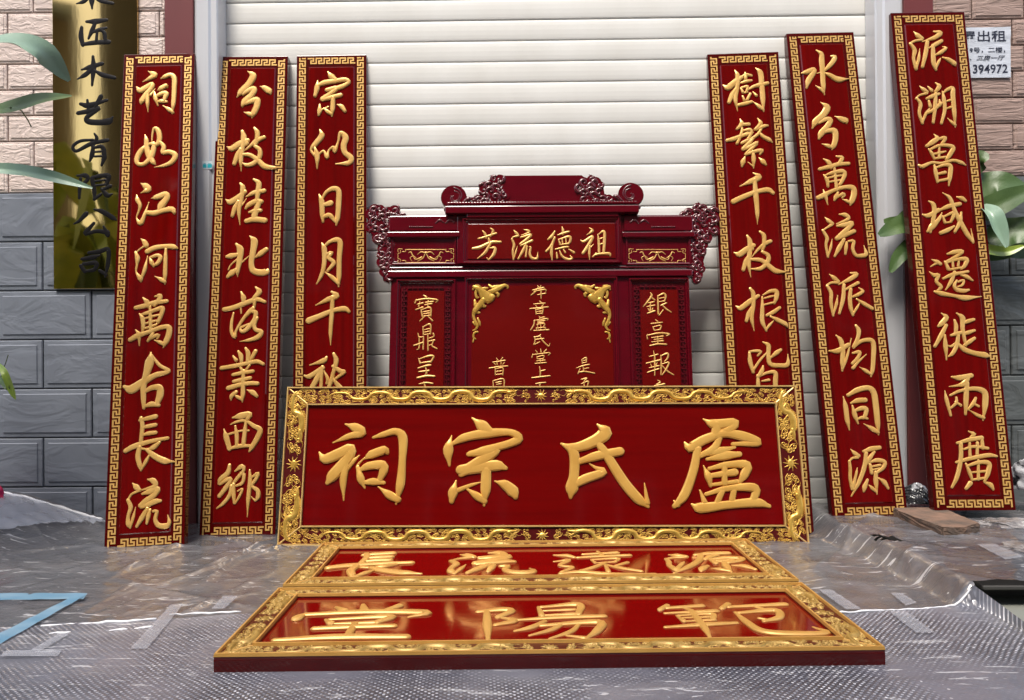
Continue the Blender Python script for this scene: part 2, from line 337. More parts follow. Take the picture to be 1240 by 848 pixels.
# ---------------------------------------------------------------- rental notice
p0, p1 = atY(1223, 33, 3.776), atY(1150, 95, 3.776); cx, cz = (p0.x + p1.x) / 2, (p0.z + p1.z) / 2; hw, hh = (p0.x - p1.x) / 2, (p0.z - p1.z) / 2
root = empty('rental_notice', loc=(cx, 3.774, cz)); tag(root, 'white paper notice reading 屋出租 with a telephone number, pasted on the rose brown tiles', 'notice')
n = 12; V = []; Fc = []; rg = random.Random(8)
for j in range(n + 1):
    for i in range(n + 1): V.append((-hw + 2 * hw * i / n, rg.uniform(-.0015, .0005) - (.004 if (i == n and j > n - 3) else 0), -hh + 2 * hh * j / n))
for j in range(n):
    for i in range(n): a = j * (n + 1) + i; Fc.append((a, a + 1, a + n + 2, a + n + 1))
mesh('paper_sheet', V, Fc, M['paper'], root, True)
def text(body, w, h, x, z, parent, m, y=-.0022, bold=.0, shear=0):
    bold = min(bold, .0004)
    cu_ = bpy.data.curves.new('lettering', 'FONT'); cu_.body = body; cu_.size = .05; cu_.offset = bold; cu_.shear = shear; cu_.extrude = .0004
    o = bpy.data.objects.new('lettering', cu_); col.objects.link(o); bpy.context.view_layer.update()
    me = bpy.data.meshes.new_from_object(o.evaluated_get(bpy.context.evaluated_depsgraph_get())); bpy.data.objects.remove(o)
    if len(me.vertices) == 0: print('EMPTY TEXT', body); return
    xs = [v.co.x for v in me.vertices]; ys = [v.co.y for v in me.vertices]; sx, sy = w / (max(xs) - min(xs)), h / (max(ys) - min(ys)); mx, my = min(xs), min(ys)
    for v in me.vertices: v.co = ((v.co.x - mx) * sx + x, y - v.co.z * .5, (v.co.y - my) * sy + z)
    me.materials.clear(); link('lettering', me, m, parent)
q = lambda px, py: (atY(px, py, 3.773).x - cx, atY(px, py, 3.773).z - cz)
def line(body, xa, xb, ya, yb, bold=0, shear=0):
    a = q(xa, yb); b = q(xb, ya); text(body, b[0] - a[0], b[1] - a[1], a[0], a[1], root, M['print'], bold=bold, shear=shear)
line('屋出租', 1164, 1218, 37, 51, .0012); line('9号，二楼，', 1174, 1217, 57, 64.5, .0005); line('、三房一厅', 1174, 1217, 67, 73.5, .0005, .2); line('394972', 1178, 1220, 78, 89, .0014)
# ---------------------------------------------------------------- brass plaque
a, b = atY(65, 350, 3.765), atY(166, 0, 3.765)
root = empty('brass_plaque', loc=((a.x + b.x) / 2, 3.765, a.z)); tag(root, 'tall mirror polished brass plaque with black brush characters, screwed to the left wall', 'plaque')
hw = (b.x - a.x) / 2
bm = bmesh.new(); box(bm, -hw, hw, 0, .016, 0, 1.75, .0015, 2); bmobj('brass_sheet', bm, M['brass'], root)
plB = Plane(root.location.x, 3.765, a.z, 0, 0, 0)
BR_ROOT = root
# ---------------------------------------------------------------- houses across the lane (seen as reflections)
M['facade'] = mat('brown render', (.13, .095, .06), .7, noise=((.09, .065, .04), 1, (1, 1, 1), .3)); M['glass_dark'] = mat('dark window glass', (.02, .02, .02), .1)
M['facade_l'] = mat('yellowish render', (.24, .17, .09), .7, noise=((.18, .12, .06), 1, (1, 1, 1), .3))
M['frame_pale'] = mat('pale window frame', (.45, .42, .36), .5)
def house(x0, x1, H, m, label, rz=0):
    root = empty('town_house', loc=((x0 + x1) / 2, -4.6, 0)); root.rotation_euler = (0, 0, rz); tag(root, label, 'house'); w = (x1 - x0) / 2
    bm = bmesh.new(); box(bm, -w, w, -4, 0, 0, H); bmobj('wall', bm, m, root)
    bm = bmesh.new(); box(bm, -w - .1, w + .1, -4.1, .25, H, H + .2, .02); bmobj('roof', bm, M['concrete'], root)
    x = -w + .9
    while x < w - 1.2:
        for z in (.9, 4.0):
            if z + 1.6 > H: continue
            bm = bmesh.new(); 
            for q_ in ((x, x + .07), (x + .6, x + .66), (x + 1.13, x + 1.2)): box(bm, q_[0], q_[1], .0, .05, z, z + 1.5)
            box(bm, x + .072, x + 1.128, .002, .048, z + 1.43, z + 1.5); box(bm, x + .072, x + 1.128, .002, .048, z, z + .07); f = bmobj('window', bm, M['frame_pale'], root)
            bm = bmesh.new(); box(bm, x + .03, x + 1.17, .003, .02, z + .03, z + 1.47); bmobj('pane', bm, M['glass_dark'], f)
        x += 2.3
house(-6.9, 9.5, 11.0, M['facade'], 'brown house front across the lane, mirrored dimly in the brass plaque')
house(-7.38 - 4 - 4 * math.cos(R(30.3)), -7.38 + 4 - 4 * math.cos(R(30.3)), 6.4, M['facade_l'], 'yellowish house left of the gap across the lane, mirrored in the brass plaque', R(-30.3))
root_ = [o for o in col.objects if o.name.startswith('town_house')][-1]; root_.location.y += 4 * math.sin(R(30.3))
# ---------------------------------------------------------------- brush lettering
# every character is a list of brush strokes "x,y,width ..." read off its board; '|' parts the strokes
ZOOM = {'A': (140, 80, 6.19), 'B': (140, 215, 6.19), 'C': (140, 352, 6.19), 'D': (140, 485, 5.14), 'E': (340, 75, 4.136),
        'F': (340, 275, 4.136), 'G': (860, 70, 6.19), 'H': (870, 200, 6.19), 'I': (880, 325, 5.47), 'J': (980, 455, 5.47),
        'K': (1080, 30, 6.52), 'L': (1080, 155, 5.85), 'M': (1090, 300, 5.85), 'N': (1090, 445, 4.713),
        'O': (330, 450, 3.688), 'P': (650, 450, 3.543), 'S': (565, 270, 6.70), 'T': (490, 345, 6.784),
        'U': (770, 345, 6.784), 'V': (585, 340, 6.523), 'W': (60, 0, 4.85), 'X': (60, 170, 4.585)}
L1 = [
('A', "245,40,6 290,68,44 268,88,28 203,120,5|157,157,8 185,185,38 235,160,36 275,137,30 270,165,28 230,215,34 198,262,36 190,283,12|240,195,20 240,270,24 243,345,5|297,170,3 262,222,16|340,95,8 375,80,28 410,68,28 440,90,32 440,180,30 435,270,28 424,358,8|432,350,16 408,332,28 355,298,5|315,185,6 340,170,32 380,150,30 388,162,10|290,195,10 300,240,28 318,298,10|300,232,18 350,208,30 382,208,32 370,242,26 366,265,20|308,272,12 345,265,26 385,270,14"),
('A', "220,515,5 232,560,28 235,620,34 255,680,38 282,722,32 298,738,10|232,590,12 185,645,34 160,700,32 170,735,26 215,735,26 265,685,34 286,620,32 285,575,18|272,580,8 278,505,12 295,468,22 322,490,32 330,550,32 308,590,28 262,585,20 238,600,12|330,570,24 362,605,28 355,650,28 400,645,30 448,668,34 425,718,32 365,747,20 290,760,4"),
('B', "190,45,6 225,65,40 245,90,42 190,117,6|158,130,5 165,170,28 185,210,22 172,260,12 158,305,8 188,342,34 215,290,22 250,185,4|268,158,5 310,148,34 375,128,40 385,155,36 345,210,46 325,250,20|240,265,30 290,268,34 360,248,32 425,240,36 440,265,22|395,222,8 432,245,26"),
('B', "190,460,5 218,485,30 230,510,34|240,500,14 180,540,10 155,565,8|150,560,16 165,605,30 160,660,14 155,710,10 188,760,34 190,785,6|190,770,16 220,690,24 240,590,5|240,555,34 290,530,32 360,518,28 430,520,34 460,530,16|378,535,16 375,620,24 372,720,26 370,800,8|370,785,20 350,770,30 295,742,5|255,600,10 272,640,28 285,668,12|265,600,18 310,585,22 338,598,26 320,640,26 290,658,18"),
('C', "150,130,24 220,115,30 300,90,30 385,80,24|205,55,10 235,85,30 250,125,20|295,45,10 335,38,26 325,75,32 290,112,20|180,175,10 203,210,28 208,270,24 200,312,14|185,182,12 240,168,24 300,145,24 352,132,30 343,182,26 320,235,24|215,212,12 270,196,16 335,180,12|215,250,12 270,235,16 325,222,12|215,285,14 290,262,16 320,245,8|260,120,16 262,200,22 265,310,22|110,370,28 165,340,34 250,310,26 350,275,28 400,278,34 400,330,36 380,380,36 358,428,8|368,412,16 340,392,26 290,372,6|150,295,8 175,330,26 178,412,8|285,305,14 268,345,26 242,378,16|252,368,14 300,340,24 325,335,20 312,362,12"),
('C', "265,465,10 255,540,56 228,640,40 210,720,36 210,800,32 212,882,20|270,480,12 330,560,22 400,605,24 300,635,34 200,690,48 120,740,58 65,720,20|215,765,18 270,730,32 330,728,40 335,780,44 318,830,36 310,860,20|222,868,18 270,852,34 325,860,22"),
('D', "160,110,20 168,160,22 160,240,20 155,285,16|150,125,14 200,112,22 250,100,24|165,170,14 210,160,22 250,152,20|170,215,14 210,205,22 250,200,20|62,315,24 120,285,28 220,255,22 325,235,18|150,290,24 140,350,26 150,400,24 158,438,8|160,430,12 190,380,20 215,330,8|275,260,16 240,290,26 200,305,12 165,300,12|200,310,20 240,345,30 300,375,34 365,382,8"),
('D', "105,515,5 130,540,30 150,560,20|140,565,14 100,585,12 78,620,12|78,620,18 95,665,22 80,720,18 80,770,24 92,795,8|92,790,12 110,730,16 125,665,4|200,492,8 235,500,30 250,530,26 210,545,14 165,558,8|168,582,14 220,565,32 262,552,30 240,590,28 190,625,28 155,655,24|160,665,18 210,645,28 250,628,28 280,625,16|200,672,20 165,730,26 132,785,16|215,680,14 205,720,22 195,765,14|235,690,14 258,692,18 248,740,20 268,778,26 315,782,30 335,760,20 325,715,5")]
L2 = [
('A', "990,40,5 1030,75,44 1000,135,42 945,190,40 910,235,8|1082,153,5 1120,168,34 1152,190,42 1162,210,12|955,215,16 1000,183,32 1040,172,34 1025,212,36 970,268,44 950,300,18|975,285,18 1030,260,36 1062,258,40 1058,305,38 1038,350,38 1022,390,8|1032,375,16 1005,362,28 962,347,5"),
('A', "835,605,6 870,620,38 930,585,40 990,560,30|950,490,20 962,540,36 950,620,28 940,700,28 942,790,5|938,625,24 914,670,32 890,735,26|970,545,16 985,580,28 962,602,10|960,640,4 1000,610,16 1060,560,32 1114,536,24|1040,465,14 1063,500,30 1060,560,28 1044,602,20|1045,602,22 1080,630,28 1080,680,30 1040,728,30 985,745,24 950,728,8|950,665,18 1010,670,26 1070,710,32 1120,755,36 1197,765,20"),
('B', "825,165,5 860,185,38 920,150,34 970,108,28|935,45,14 955,80,32 942,170,26 925,250,24 932,355,5|922,180,22 895,230,30 876,290,22|980,160,4 950,205,12 935,218,6|980,145,10 1040,115,28 1115,100,26|1035,15,14 1074,45,32 1067,110,32 1062,165,24|975,235,14 1000,205,30 1060,178,34 1095,182,26|1080,185,28 1060,230,34 1040,290,38 1030,312,20|1002,262,14 1050,250,30 1090,248,20|980,328,28 1040,315,34 1120,322,34"),
('B', "835,595,20 860,590,34 910,580,24 940,570,10|905,500,16 935,540,42 930,620,34 915,700,26 915,745,5|915,612,12 865,655,9 845,692,8|840,745,20 870,718,38 910,688,22|1010,580,4 960,625,9 935,648,7|1005,440,6 1040,480,44 1030,560,36 1018,640,32 1032,698,38 1090,715,40 1135,705,40 1140,692,16|1130,540,28 1090,570,34 1048,600,12"),
('C', "815,142,28 880,130,30 980,92,30 1060,67,28 1120,85,20|940,10,10 960,55,32 955,92,18|1050,-25,12 1078,8,34 1045,50,26 1020,84,14|938,118,12 942,170,10|1045,70,22 1038,130,16|885,168,10 870,240,18 870,310,20 893,348,24 905,300,16 960,210,20 1008,155,28 1035,130,22|1010,155,22 1050,165,28 1040,220,26 990,285,28 948,308,22 938,280,14 985,258,14 1030,240,12|1060,205,22 1040,260,24 1052,295,26 1093,308,26 1073,345,32 1010,370,22 930,382,4"),
('C', "920,455,14 940,490,28 945,540,20|975,432,16 994,470,28 990,535,22|880,490,10 905,522,24|1050,455,26 1025,500,24 1000,535,10|795,582,26 880,568,26 980,547,24 1060,532,26 1108,552,20|930,565,12 950,600,20|1005,560,16 970,602,12|880,632,20 950,617,24 1030,605,22|885,682,20 950,667,24 1010,655,22|845,732,28 930,707,28 1010,695,26 1065,697,24|960,600,20 956,700,26 955,780,28 950,835,8|952,822,14 920,800,22 885,780,6|905,760,22 870,792,28 865,822,8|985,745,6 1030,765,32 1060,792,20"),
('D', "730,108,10 780,97,34 835,88,30 820,118,20|715,150,6 760,132,14 810,128,14 862,160,22 900,185,28 880,240,28 850,290,26 832,318,10|675,180,6 690,230,28 710,302,24|745,160,10 755,220,22 755,285,18|812,130,14 805,200,22 797,272,22|705,302,14 770,285,22 840,283,14|700,212,12 780,190,10 830,188,10"),
('D', "710,402,16 700,450,26 655,490,24 640,520,10|650,522,14 700,490,22 720,492,16 690,540,24 645,597,20|720,530,14 710,590,20 670,642,18 630,672,8|745,440,10 785,412,26 800,432,16 760,482,18 730,520,14|780,450,12 800,462,18 790,512,18 752,532,12|735,520,18 735,580,22 740,640,14|745,640,10 775,590,14 790,550,10 760,565,8|835,435,10 838,500,22 828,600,22 820,725,5|845,480,10 885,457,22 875,490,20 850,530,14 885,562,22 888,600,24 870,625,10|870,625,10 843,598,4")]
L3 = [
('E', "235,50,5 255,75,26 275,90,18|185,95,5 182,130,22 172,172,14|185,120,14 220,105,22 275,97,20 325,90,18 340,105,16 300,127,20 240,142,16|230,142,16 280,132,18 250,160,20 210,187,22|210,190,16 250,180,18 300,167,18|262,180,18 260,230,20 256,272,8|256,264,12 235,250,16 215,232,5|195,215,8 195,245,20 190,268,10|195,245,8 240,225,5|283,215,5 305,225,20 322,248,14"),
('E', "195,340,5 205,370,24 175,410,22 152,440,10 170,470,12|170,430,10 182,470,22 182,535,6|186,468,8 215,447,9 232,480,16 240,445,8 265,428,13 270,450,16 288,400,9 300,355,14 325,380,26 315,420,24 322,455,22 352,482,24 340,507,20 275,512,5"),
('E', "192,665,6 205,700,22 208,760,20 212,802,10|205,690,10 230,652,14 265,635,20 290,648,22 290,710,22 285,780,20 278,818,8|280,808,10 248,775,12|215,717,14 250,708,24|215,777,16 245,768,18 275,795,8"),
('F', "205,80,5 218,110,22 218,180,18 205,240,16 180,285,6|215,100,10 245,75,14 280,64,20 298,80,22 293,160,20 292,240,20 290,298,8|290,285,14 260,255,18 220,225,4|230,135,10 255,130,16 240,155,16 266,180,18 235,220,12"),
('F', "255,325,10 280,345,24 240,362,20 175,392,5|140,470,26 200,445,22 260,420,18 320,410,22 342,425,14|260,350,16 256,430,18 250,520,16 250,592,4"),
('F', "230,652,10 215,670,22 145,692,5|118,745,8 145,748,20 210,707,20|210,702,16 190,745,24 160,800,22 140,838,8|206,720,14 202,800,14 198,860,10|215,718,6 235,760,14 230,785,10|265,635,12 278,670,20 264,730,16 250,780,18 225,845,14|262,698,14 300,723,20 320,727,14 275,760,12|262,760,12 300,810,24 345,848,18")]
R1 = [
('G', "95,205,5 130,225,40 190,180,36 235,148,24|185,95,8 205,140,30 200,230,28 188,310,26 205,400,6|195,232,22 165,280,32 140,335,24|235,142,10 270,130,22 310,135,14|262,110,8 265,150,22 262,172,18|230,190,12 275,178,22 310,172,14|230,230,12 245,262,18|235,225,12 280,218,18 270,256,16|245,266,10 278,258,12|243,290,12 255,320,16|300,272,18 275,320,18|210,357,20 260,345,26 310,332,20|270,250,6 325,218,20 375,205,30 430,192,22|340,78,6 375,115,34 385,200,32 393,300,32 400,405,8|398,392,16 370,370,26 320,330,6|320,255,5 345,285,20"),
('G', "225,460,6 235,500,32 200,535,16|235,502,18 290,500,22|125,622,20 175,610,28 240,585,22 300,570,18 322,560,8|240,530,14 230,580,20 200,645,18|245,548,12 298,540,22 308,565,20 282,612,18|232,580,10 285,560,10|235,642,18 290,612,18|355,455,6 377,495,28 335,540,18|345,540,16 400,515,24 430,510,14|385,530,14 352,580,20 300,612,12|362,560,14 400,595,24 440,615,26 465,635,8|330,600,14 290,640,24 245,685,24|245,690,18 300,665,22 345,640,24 355,630,10|350,650,14 300,690,20 265,725,18|265,727,18 330,705,22 385,697,26 372,725,12|320,700,16 325,760,28 325,828,8|322,815,12 285,785,6|260,745,10 245,782,32 238,817,12|365,750,6 395,780,32 417,802,14"),
('H', "260,60,8 302,90,38 250,120,34 160,160,5|110,275,32 190,238,32 280,203,28 370,187,32 408,210,24|270,110,24 280,230,32 290,350,26 292,445,4"),
('H', "215,530,14 235,575,30 232,660,28 226,740,26 242,840,5|115,655,5 155,670,38 210,633,34 265,602,24|255,590,12 255,632,18|225,682,18 205,722,28 186,785,24|245,695,4 300,630,18 350,590,26 390,572,24|310,500,14 340,530,26 340,600,24 328,640,18|328,650,18 370,677,26 370,720,28 320,775,26 245,780,10|240,707,18 320,715,26 380,760,32 430,795,32 498,802,12"),
('I', "155,135,16 175,170,24 175,250,22 165,330,22 182,415,5|60,250,5 90,265,28 150,222,28 210,182,18|165,262,16 145,302,24 130,350,18|235,190,10 235,280,22 235,350,24 262,415,12|240,178,8 290,152,18 328,155,26 328,195,24 315,232,14|248,200,8 288,188,12 318,182,8|248,242,10 315,226,12|262,405,12 285,375,14 310,348,5|265,312,16 310,290,22 350,262,18|290,320,12 340,345,24 388,370,26 402,388,8"),
('I', "240,490,8 275,512,24 275,580,22 288,635,24 350,645,24 402,637,24 405,570,5|358,540,16 330,560,24 282,600,10|150,560,14 155,620,24 175,690,18|150,552,10 190,548,16 225,552,16 205,580,10|175,675,14 220,610,14 265,560,9|240,648,10 232,680,24 205,720,18|205,710,14 208,775,22 212,870,20|215,717,10 270,692,16 320,692,24 322,750,26 320,865,20|235,748,10 280,740,16|230,800,10 290,795,14|215,860,14 315,855,14")]
R2 = [
('G', "795,-55,8 832,-25,28 835,30,34 842,120,30 846,200,30 856,280,6|850,262,14 825,235,20 792,212,5|685,117,8 720,110,30 775,90,30 770,120,32 735,175,34 722,228,14|905,-10,10 930,-5,28 925,22,30 895,60,28 845,105,14 800,118,5|855,112,8 900,135,28 960,165,38 1040,158,6"),
('G', "828,335,5 873,375,44 845,430,40 790,480,40 765,530,10|935,440,5 980,460,34 1015,475,42 1022,492,10|812,492,14 870,462,28 900,470,32 880,512,34 832,568,38 815,608,16|835,568,14 890,548,28 932,552,38 938,610,34 925,660,32 912,690,8|918,678,14 885,663,26 838,647,5"),
('H', "758,32,22 840,12,28 900,-5,26 975,-10,22|788,-45,8 826,-18,28 843,22,20|883,-65,10 925,-52,26 900,-5,22|790,75,10 813,112,24 820,162,16|800,77,10 860,57,22 930,47,28 945,72,26 925,122,22 905,150,18|822,97,12 880,84,14 932,78,12|832,127,12 920,112,12|866,10,14 875,90,18 885,190,20|745,247,28 790,227,32 860,192,22 940,168,24 1005,172,34 1015,215,36 1000,268,34 988,302,8|992,288,16 965,272,20 930,257,5|785,185,6 800,230,24 819,298,6|895,205,14 880,240,28 868,265,12|885,247,10 930,217,22 945,228,14 925,245,10"),
('H', "798,392,5 825,420,26 855,440,20|848,448,18 810,472,12 780,492,10|782,490,16 813,550,22 805,600,16 820,690,14|822,682,10 840,620,16 852,555,4|905,370,8 950,375,28 975,400,22 930,425,14 885,442,8|890,457,14 940,450,28 998,437,30 975,470,28 925,520,32 885,550,24|885,557,18 950,525,28 1015,497,26|940,557,20 905,620,28 870,685,14|960,580,14 955,620,22 950,668,14|975,572,14 1012,572,20 1005,630,20 1030,678,22 1080,680,26 1106,668,24 1090,605,5"),
('I', "680,40,5 710,65,24 740,90,18|735,95,18 690,97,12 662,115,12|665,117,16 690,165,20 690,230,18 705,315,12|705,308,10 725,240,16 735,180,4|820,32,10 858,40,24 820,70,24 740,108,8|775,110,18 770,200,22 745,300,14|785,142,12 830,117,16 870,97,18|820,138,18 815,200,22 820,260,22 835,312,14|835,305,12 860,265,14 880,230,6|832,190,12 870,175,20 900,152,18 875,130,6|860,205,10 910,237,22 962,267,20"),
('I', "725,445,8 755,480,26 768,550,26 765,620,24 765,680,10|680,548,10 735,547,28 805,507,22|765,668,14 795,590,14 825,465,5|855,380,14 873,412,24 868,460,20 840,522,20|840,522,16 890,483,20 955,477,24 972,512,26 970,600,24 965,670,22 955,718,8|957,702,14 920,680,20 880,655,4|835,562,12 878,555,20 868,592,18 830,632,14|835,662,18 870,620,14 925,570,4"),
('J', "225,140,6 240,210,26 250,290,26 265,360,8|255,130,18 320,95,28 390,82,28 425,112,32 440,200,32 450,300,30 458,392,8|457,378,16 420,355,26 362,320,5|275,182,10 320,165,26 370,162,26|285,200,10 300,260,26 322,318,10|295,235,14 345,217,24 375,222,26 370,262,22 355,285,12|318,288,10 350,278,18 385,285,12"),
('J', "275,488,5 300,515,24 328,532,18|320,542,16 285,547,12 262,572,10|265,567,14 270,620,18 270,680,18 285,750,22|288,743,18 310,650,14 318,610,4|358,502,14 410,485,26 465,477,22|375,512,20 365,600,24 330,700,22 278,798,8|430,505,14 400,545,22 385,582,14|400,575,10 450,560,22 498,573,22 488,610,20 450,640,16|402,590,16 412,645,20|412,603,10 470,592,14|412,625,8 465,615,12|440,640,20 440,700,26 448,785,8|446,772,12 415,745,20 395,725,5|385,690,14 365,740,26 360,767,12|460,680,8 495,705,26 522,747,14")]
R3 = [
('K', "172,55,5 205,90,34 240,110,20|235,120,18 180,130,16 142,152,14|145,152,20 178,205,28 170,270,20 190,352,22|192,345,16 210,270,20 220,190,4|330,55,10 378,68,36 340,102,28 240,135,8|278,140,24 265,230,28 240,335,20|295,185,10 345,157,28 390,130,24|322,165,22 325,250,30 330,310,30 347,358,16|345,348,14 370,290,18 385,265,5|345,240,12 385,220,26 425,187,20 400,175,6|400,260,10 450,280,28 490,308,34 500,325,10"),
('K', "218,485,5 250,515,28 280,532,18|275,542,18 215,560,12 188,587,10|195,580,16 225,630,24 215,700,20 240,780,18|240,770,16 270,700,18 300,660,8|285,490,8 312,522,24|345,460,8 372,490,30 342,532,20|275,585,18 330,562,28 372,547,18|345,540,20 340,640,26 325,775,18|290,602,14 302,650,22|270,702,18 330,672,24 385,622,22|375,595,10 377,640,20|400,530,12 410,600,26 415,680,22 390,780,18|405,540,10 440,512,22 478,505,28 480,560,30 490,680,28 500,810,8|500,795,16 475,775,20 440,740,5|420,607,8 462,597,18|420,667,8 466,652,18"),
('L', "298,45,5 320,75,26 290,100,30 245,130,18|320,82,14 375,72,24 360,105,18 343,122,10|260,150,8 280,180,20 300,220,14|265,157,14 330,127,18 400,127,22 433,142,26 410,190,26 385,225,18|290,187,12 340,177,16 380,167,10|335,130,12 332,212,14|300,217,12 380,207,14|190,265,14 215,275,24 280,247,16 350,250,14 430,232,18 490,247,22 522,265,8|300,265,12 310,320,24 322,385,14|310,282,12 370,264,18 412,272,26 410,340,26 402,410,8|325,327,14 375,317,20|325,377,14 400,362,18"),
('L', "262,520,8 293,545,26 298,610,26 272,740,14|218,615,10 260,622,28 330,582,24|252,735,14 285,698,36 330,650,22 355,600,5|340,582,14 400,557,26 480,540,24|360,460,5 410,500,22 440,580,24 480,660,28 530,750,28 575,815,12|575,808,14 560,715,4|360,625,10 375,672,18|365,632,12 430,602,18 432,632,20 415,667,14|380,672,10 420,667,12|345,745,22 390,727,26 440,697,12|490,600,12 480,670,24 445,737,16|460,490,8 495,500,26 520,518,18"),
('M', "335,45,12 385,32,26 438,28,24 400,60,18 320,102,12|318,100,14 340,152,22|330,107,10 400,84,18 468,84,28 455,130,22 430,152,12|370,92,12 375,142,14|415,85,12 410,132,14|345,157,12 430,142,14|305,220,14 370,192,22 480,170,16|385,172,18 360,240,22 322,300,8|430,195,10 470,207,24 512,233,12|400,232,10 382,270,20 400,298,24 450,307,24 485,300,14|410,242,12 448,232,14 440,265,14 410,277,10|225,85,6 260,102,26 285,117,20|255,112,14 215,135,6|208,172,5 240,197,24 270,195,22 255,240,20 288,280,22 258,310,10|245,312,14 290,325,28 380,342,20 460,357,32 575,347,6"),
('M', "292,465,6 325,495,30 290,540,28 270,557,14|325,550,20 290,620,26 245,700,18|315,620,14 320,700,26 328,795,8|385,515,14 395,560,24 390,612,18|360,622,14 400,610,24 440,600,18|410,620,20 400,690,24 370,750,22 342,772,8|330,690,6 360,700,14 400,672,14|400,465,8 440,500,32 440,570,24 452,640,20 465,695,14|445,537,14 480,522,24 520,510,18|445,612,14 480,602,24 525,587,16|455,692,18 490,667,24 525,642,18|405,672,10 450,720,30 520,747,28 600,762,34 632,770,12"),
('N', "295,55,10 340,60,26 405,47,22|390,52,20 365,92,26 320,105,10 280,110,5|380,90,22 375,180,24 372,268,12|255,135,5 265,190,18 288,275,12|285,160,10 340,135,14 420,122,20 478,140,28 485,200,28 472,302,8|476,288,16 440,273,16 395,245,5|320,172,10 320,202,14 290,232,10|315,197,10 345,217,14|430,175,12 415,207,18 385,242,10|415,205,10 447,222,12"),
('N', "390,365,6 420,382,20 400,398,8|325,432,12 400,412,20 465,402,20|345,435,18 345,520,20 325,620,20 295,685,12|365,467,10 420,452,14 500,462,14|395,430,12 398,510,14|440,430,14 438,500,14|320,542,12 400,520,18 500,502,20 550,507,12|465,410,14 470,460,18|375,550,10 395,600,18 410,642,12|385,562,12 450,542,18 505,548,22 500,600,22 480,652,12|445,530,12 445,640,14|400,600,8 490,592,12|410,642,10 480,632,12|400,660,22 375,692,14|480,655,10 515,672,24 530,697,12")]
MAIN = [
('O', "325,235,6 372,252,36 400,272,36 340,290,22 270,318,5|208,360,5 235,390,38 300,367,42 350,345,40 335,390,42 270,465,44 245,498,16|335,395,26 317,480,28 318,575,6|388,375,4 360,402,18 330,440,18|450,295,10 500,280,22 550,268,26 582,295,36 580,400,28 572,500,34 552,592,8|562,572,24 525,553,32 472,515,5|412,390,6 440,372,32 500,352,34 512,362,18|412,385,5 385,412,9 380,425,12|380,425,14 395,480,30 412,520,8|388,442,14 430,422,30 492,418,36 497,442,34 480,482,22|405,497,14 450,492,28 498,497,14"),
('O', "892,208,6 938,245,46 978,272,28|800,288,5 785,350,40 790,420,10|800,325,14 860,295,32 950,278,36 1060,272,26 1100,300,34 1050,325,30 960,347,28 880,362,12|875,370,18 950,358,42 1000,352,32 950,387,42 880,432,42 842,460,22|840,440,38 900,432,44 1000,420,42 1042,432,16|955,440,38 952,520,40 945,598,10|948,580,22 915,558,30 865,522,8|830,530,18 880,510,14 940,492,4|820,488,6 806,540,38 800,580,20|992,490,5 1040,507,38 1075,537,46 1085,560,22"),
('P', "260,228,8 293,262,52 240,302,42 160,327,34 105,310,8|115,315,14 158,350,38 160,440,36 150,500,48 145,540,14|150,495,22 205,462,34 285,432,30 250,412,12 225,395,4|180,387,22 260,362,34 358,343,32|250,290,22 300,360,34 370,470,38 430,542,38 478,580,12|474,565,20 462,480,4"),
('P', "715,205,6 762,227,38 850,220,32 820,252,28 780,262,16|772,225,34 766,275,34|635,305,8 655,327,36 720,292,34 800,268,28 880,277,36 950,305,28 840,312,14|785,280,22 760,330,28 700,362,20|700,358,14 780,342,28 850,325,10|730,377,12 800,362,34 870,355,20|690,330,28 670,430,32 632,530,34 590,578,18|605,572,20 588,555,6|715,405,5 735,450,28 745,490,14|740,417,14 820,400,24 900,402,34 890,442,32 870,475,14|805,400,22 805,482,22|750,447,18 850,432,28|745,487,12 860,472,16|700,510,6 720,562,22|725,527,14 820,502,22 935,502,34 920,570,24|795,512,22 770,572,22|845,510,22 835,567,22|665,570,8 700,585,38 820,572,30 940,562,34 998,578,14")]
SH_TOP = [
('S', "50,208,16 110,198,24 200,158,22 275,155,16|95,128,10 140,118,16 240,85,14|130,65,8 150,90,18 158,125,12|195,45,8 215,65,18 195,110,12|180,130,16 188,160,16|195,165,18 150,240,20 90,290,8|190,205,10 230,205,20 220,255,22 180,300,12|180,300,8 165,285,8"),
('S', "382,60,5 405,85,20 420,105,14|415,108,14 380,115,10 365,135,9|368,130,13 385,180,18 375,230,14 380,300,9|382,295,8 398,240,12 412,190,4|465,55,6 500,65,20 505,80,14 445,100,6|440,118,12 520,98,20 480,140,22 435,172,16|440,185,12 530,145,18|480,175,16 455,230,20 420,292,12|490,190,12 480,275,14|510,195,10 520,200,14 512,250,16 530,285,20 570,290,18 578,240,4"),
('S', "715,70,12 690,110,22 660,135,12|715,120,16 685,190,20 645,232,14|695,180,14 688,240,20 695,305,8|775,35,8 782,60,18 780,95,12|740,100,10 790,82,16 830,72,14|745,135,8 760,175,14|750,135,10 835,112,18 840,150,16 825,170,10|775,130,8 780,168,10|805,125,8 808,165,10|755,178,8 830,168,12|720,215,10 790,200,16 825,195,12|730,240,8 735,285,14|755,225,8 775,270,16 820,297,20 855,290,16 840,265,6|785,215,8 800,240,14|830,215,8 870,240,18"),
('S', "995,40,5 1020,65,22 975,98,6|925,140,5 950,152,18 1020,112,20 990,180,24 945,245,20|1000,190,14 995,240,16 998,300,5|1030,175,4 1005,200,10|1065,95,8 1072,150,16 1075,240,16|1068,95,8 1115,70,18 1118,150,20 1112,240,18|1080,130,8 1105,122,10|1080,175,8 1105,168,10|1025,275,8 1060,255,16 1155,250,20 1165,268,12|1020,275,5 1050,245,8")]
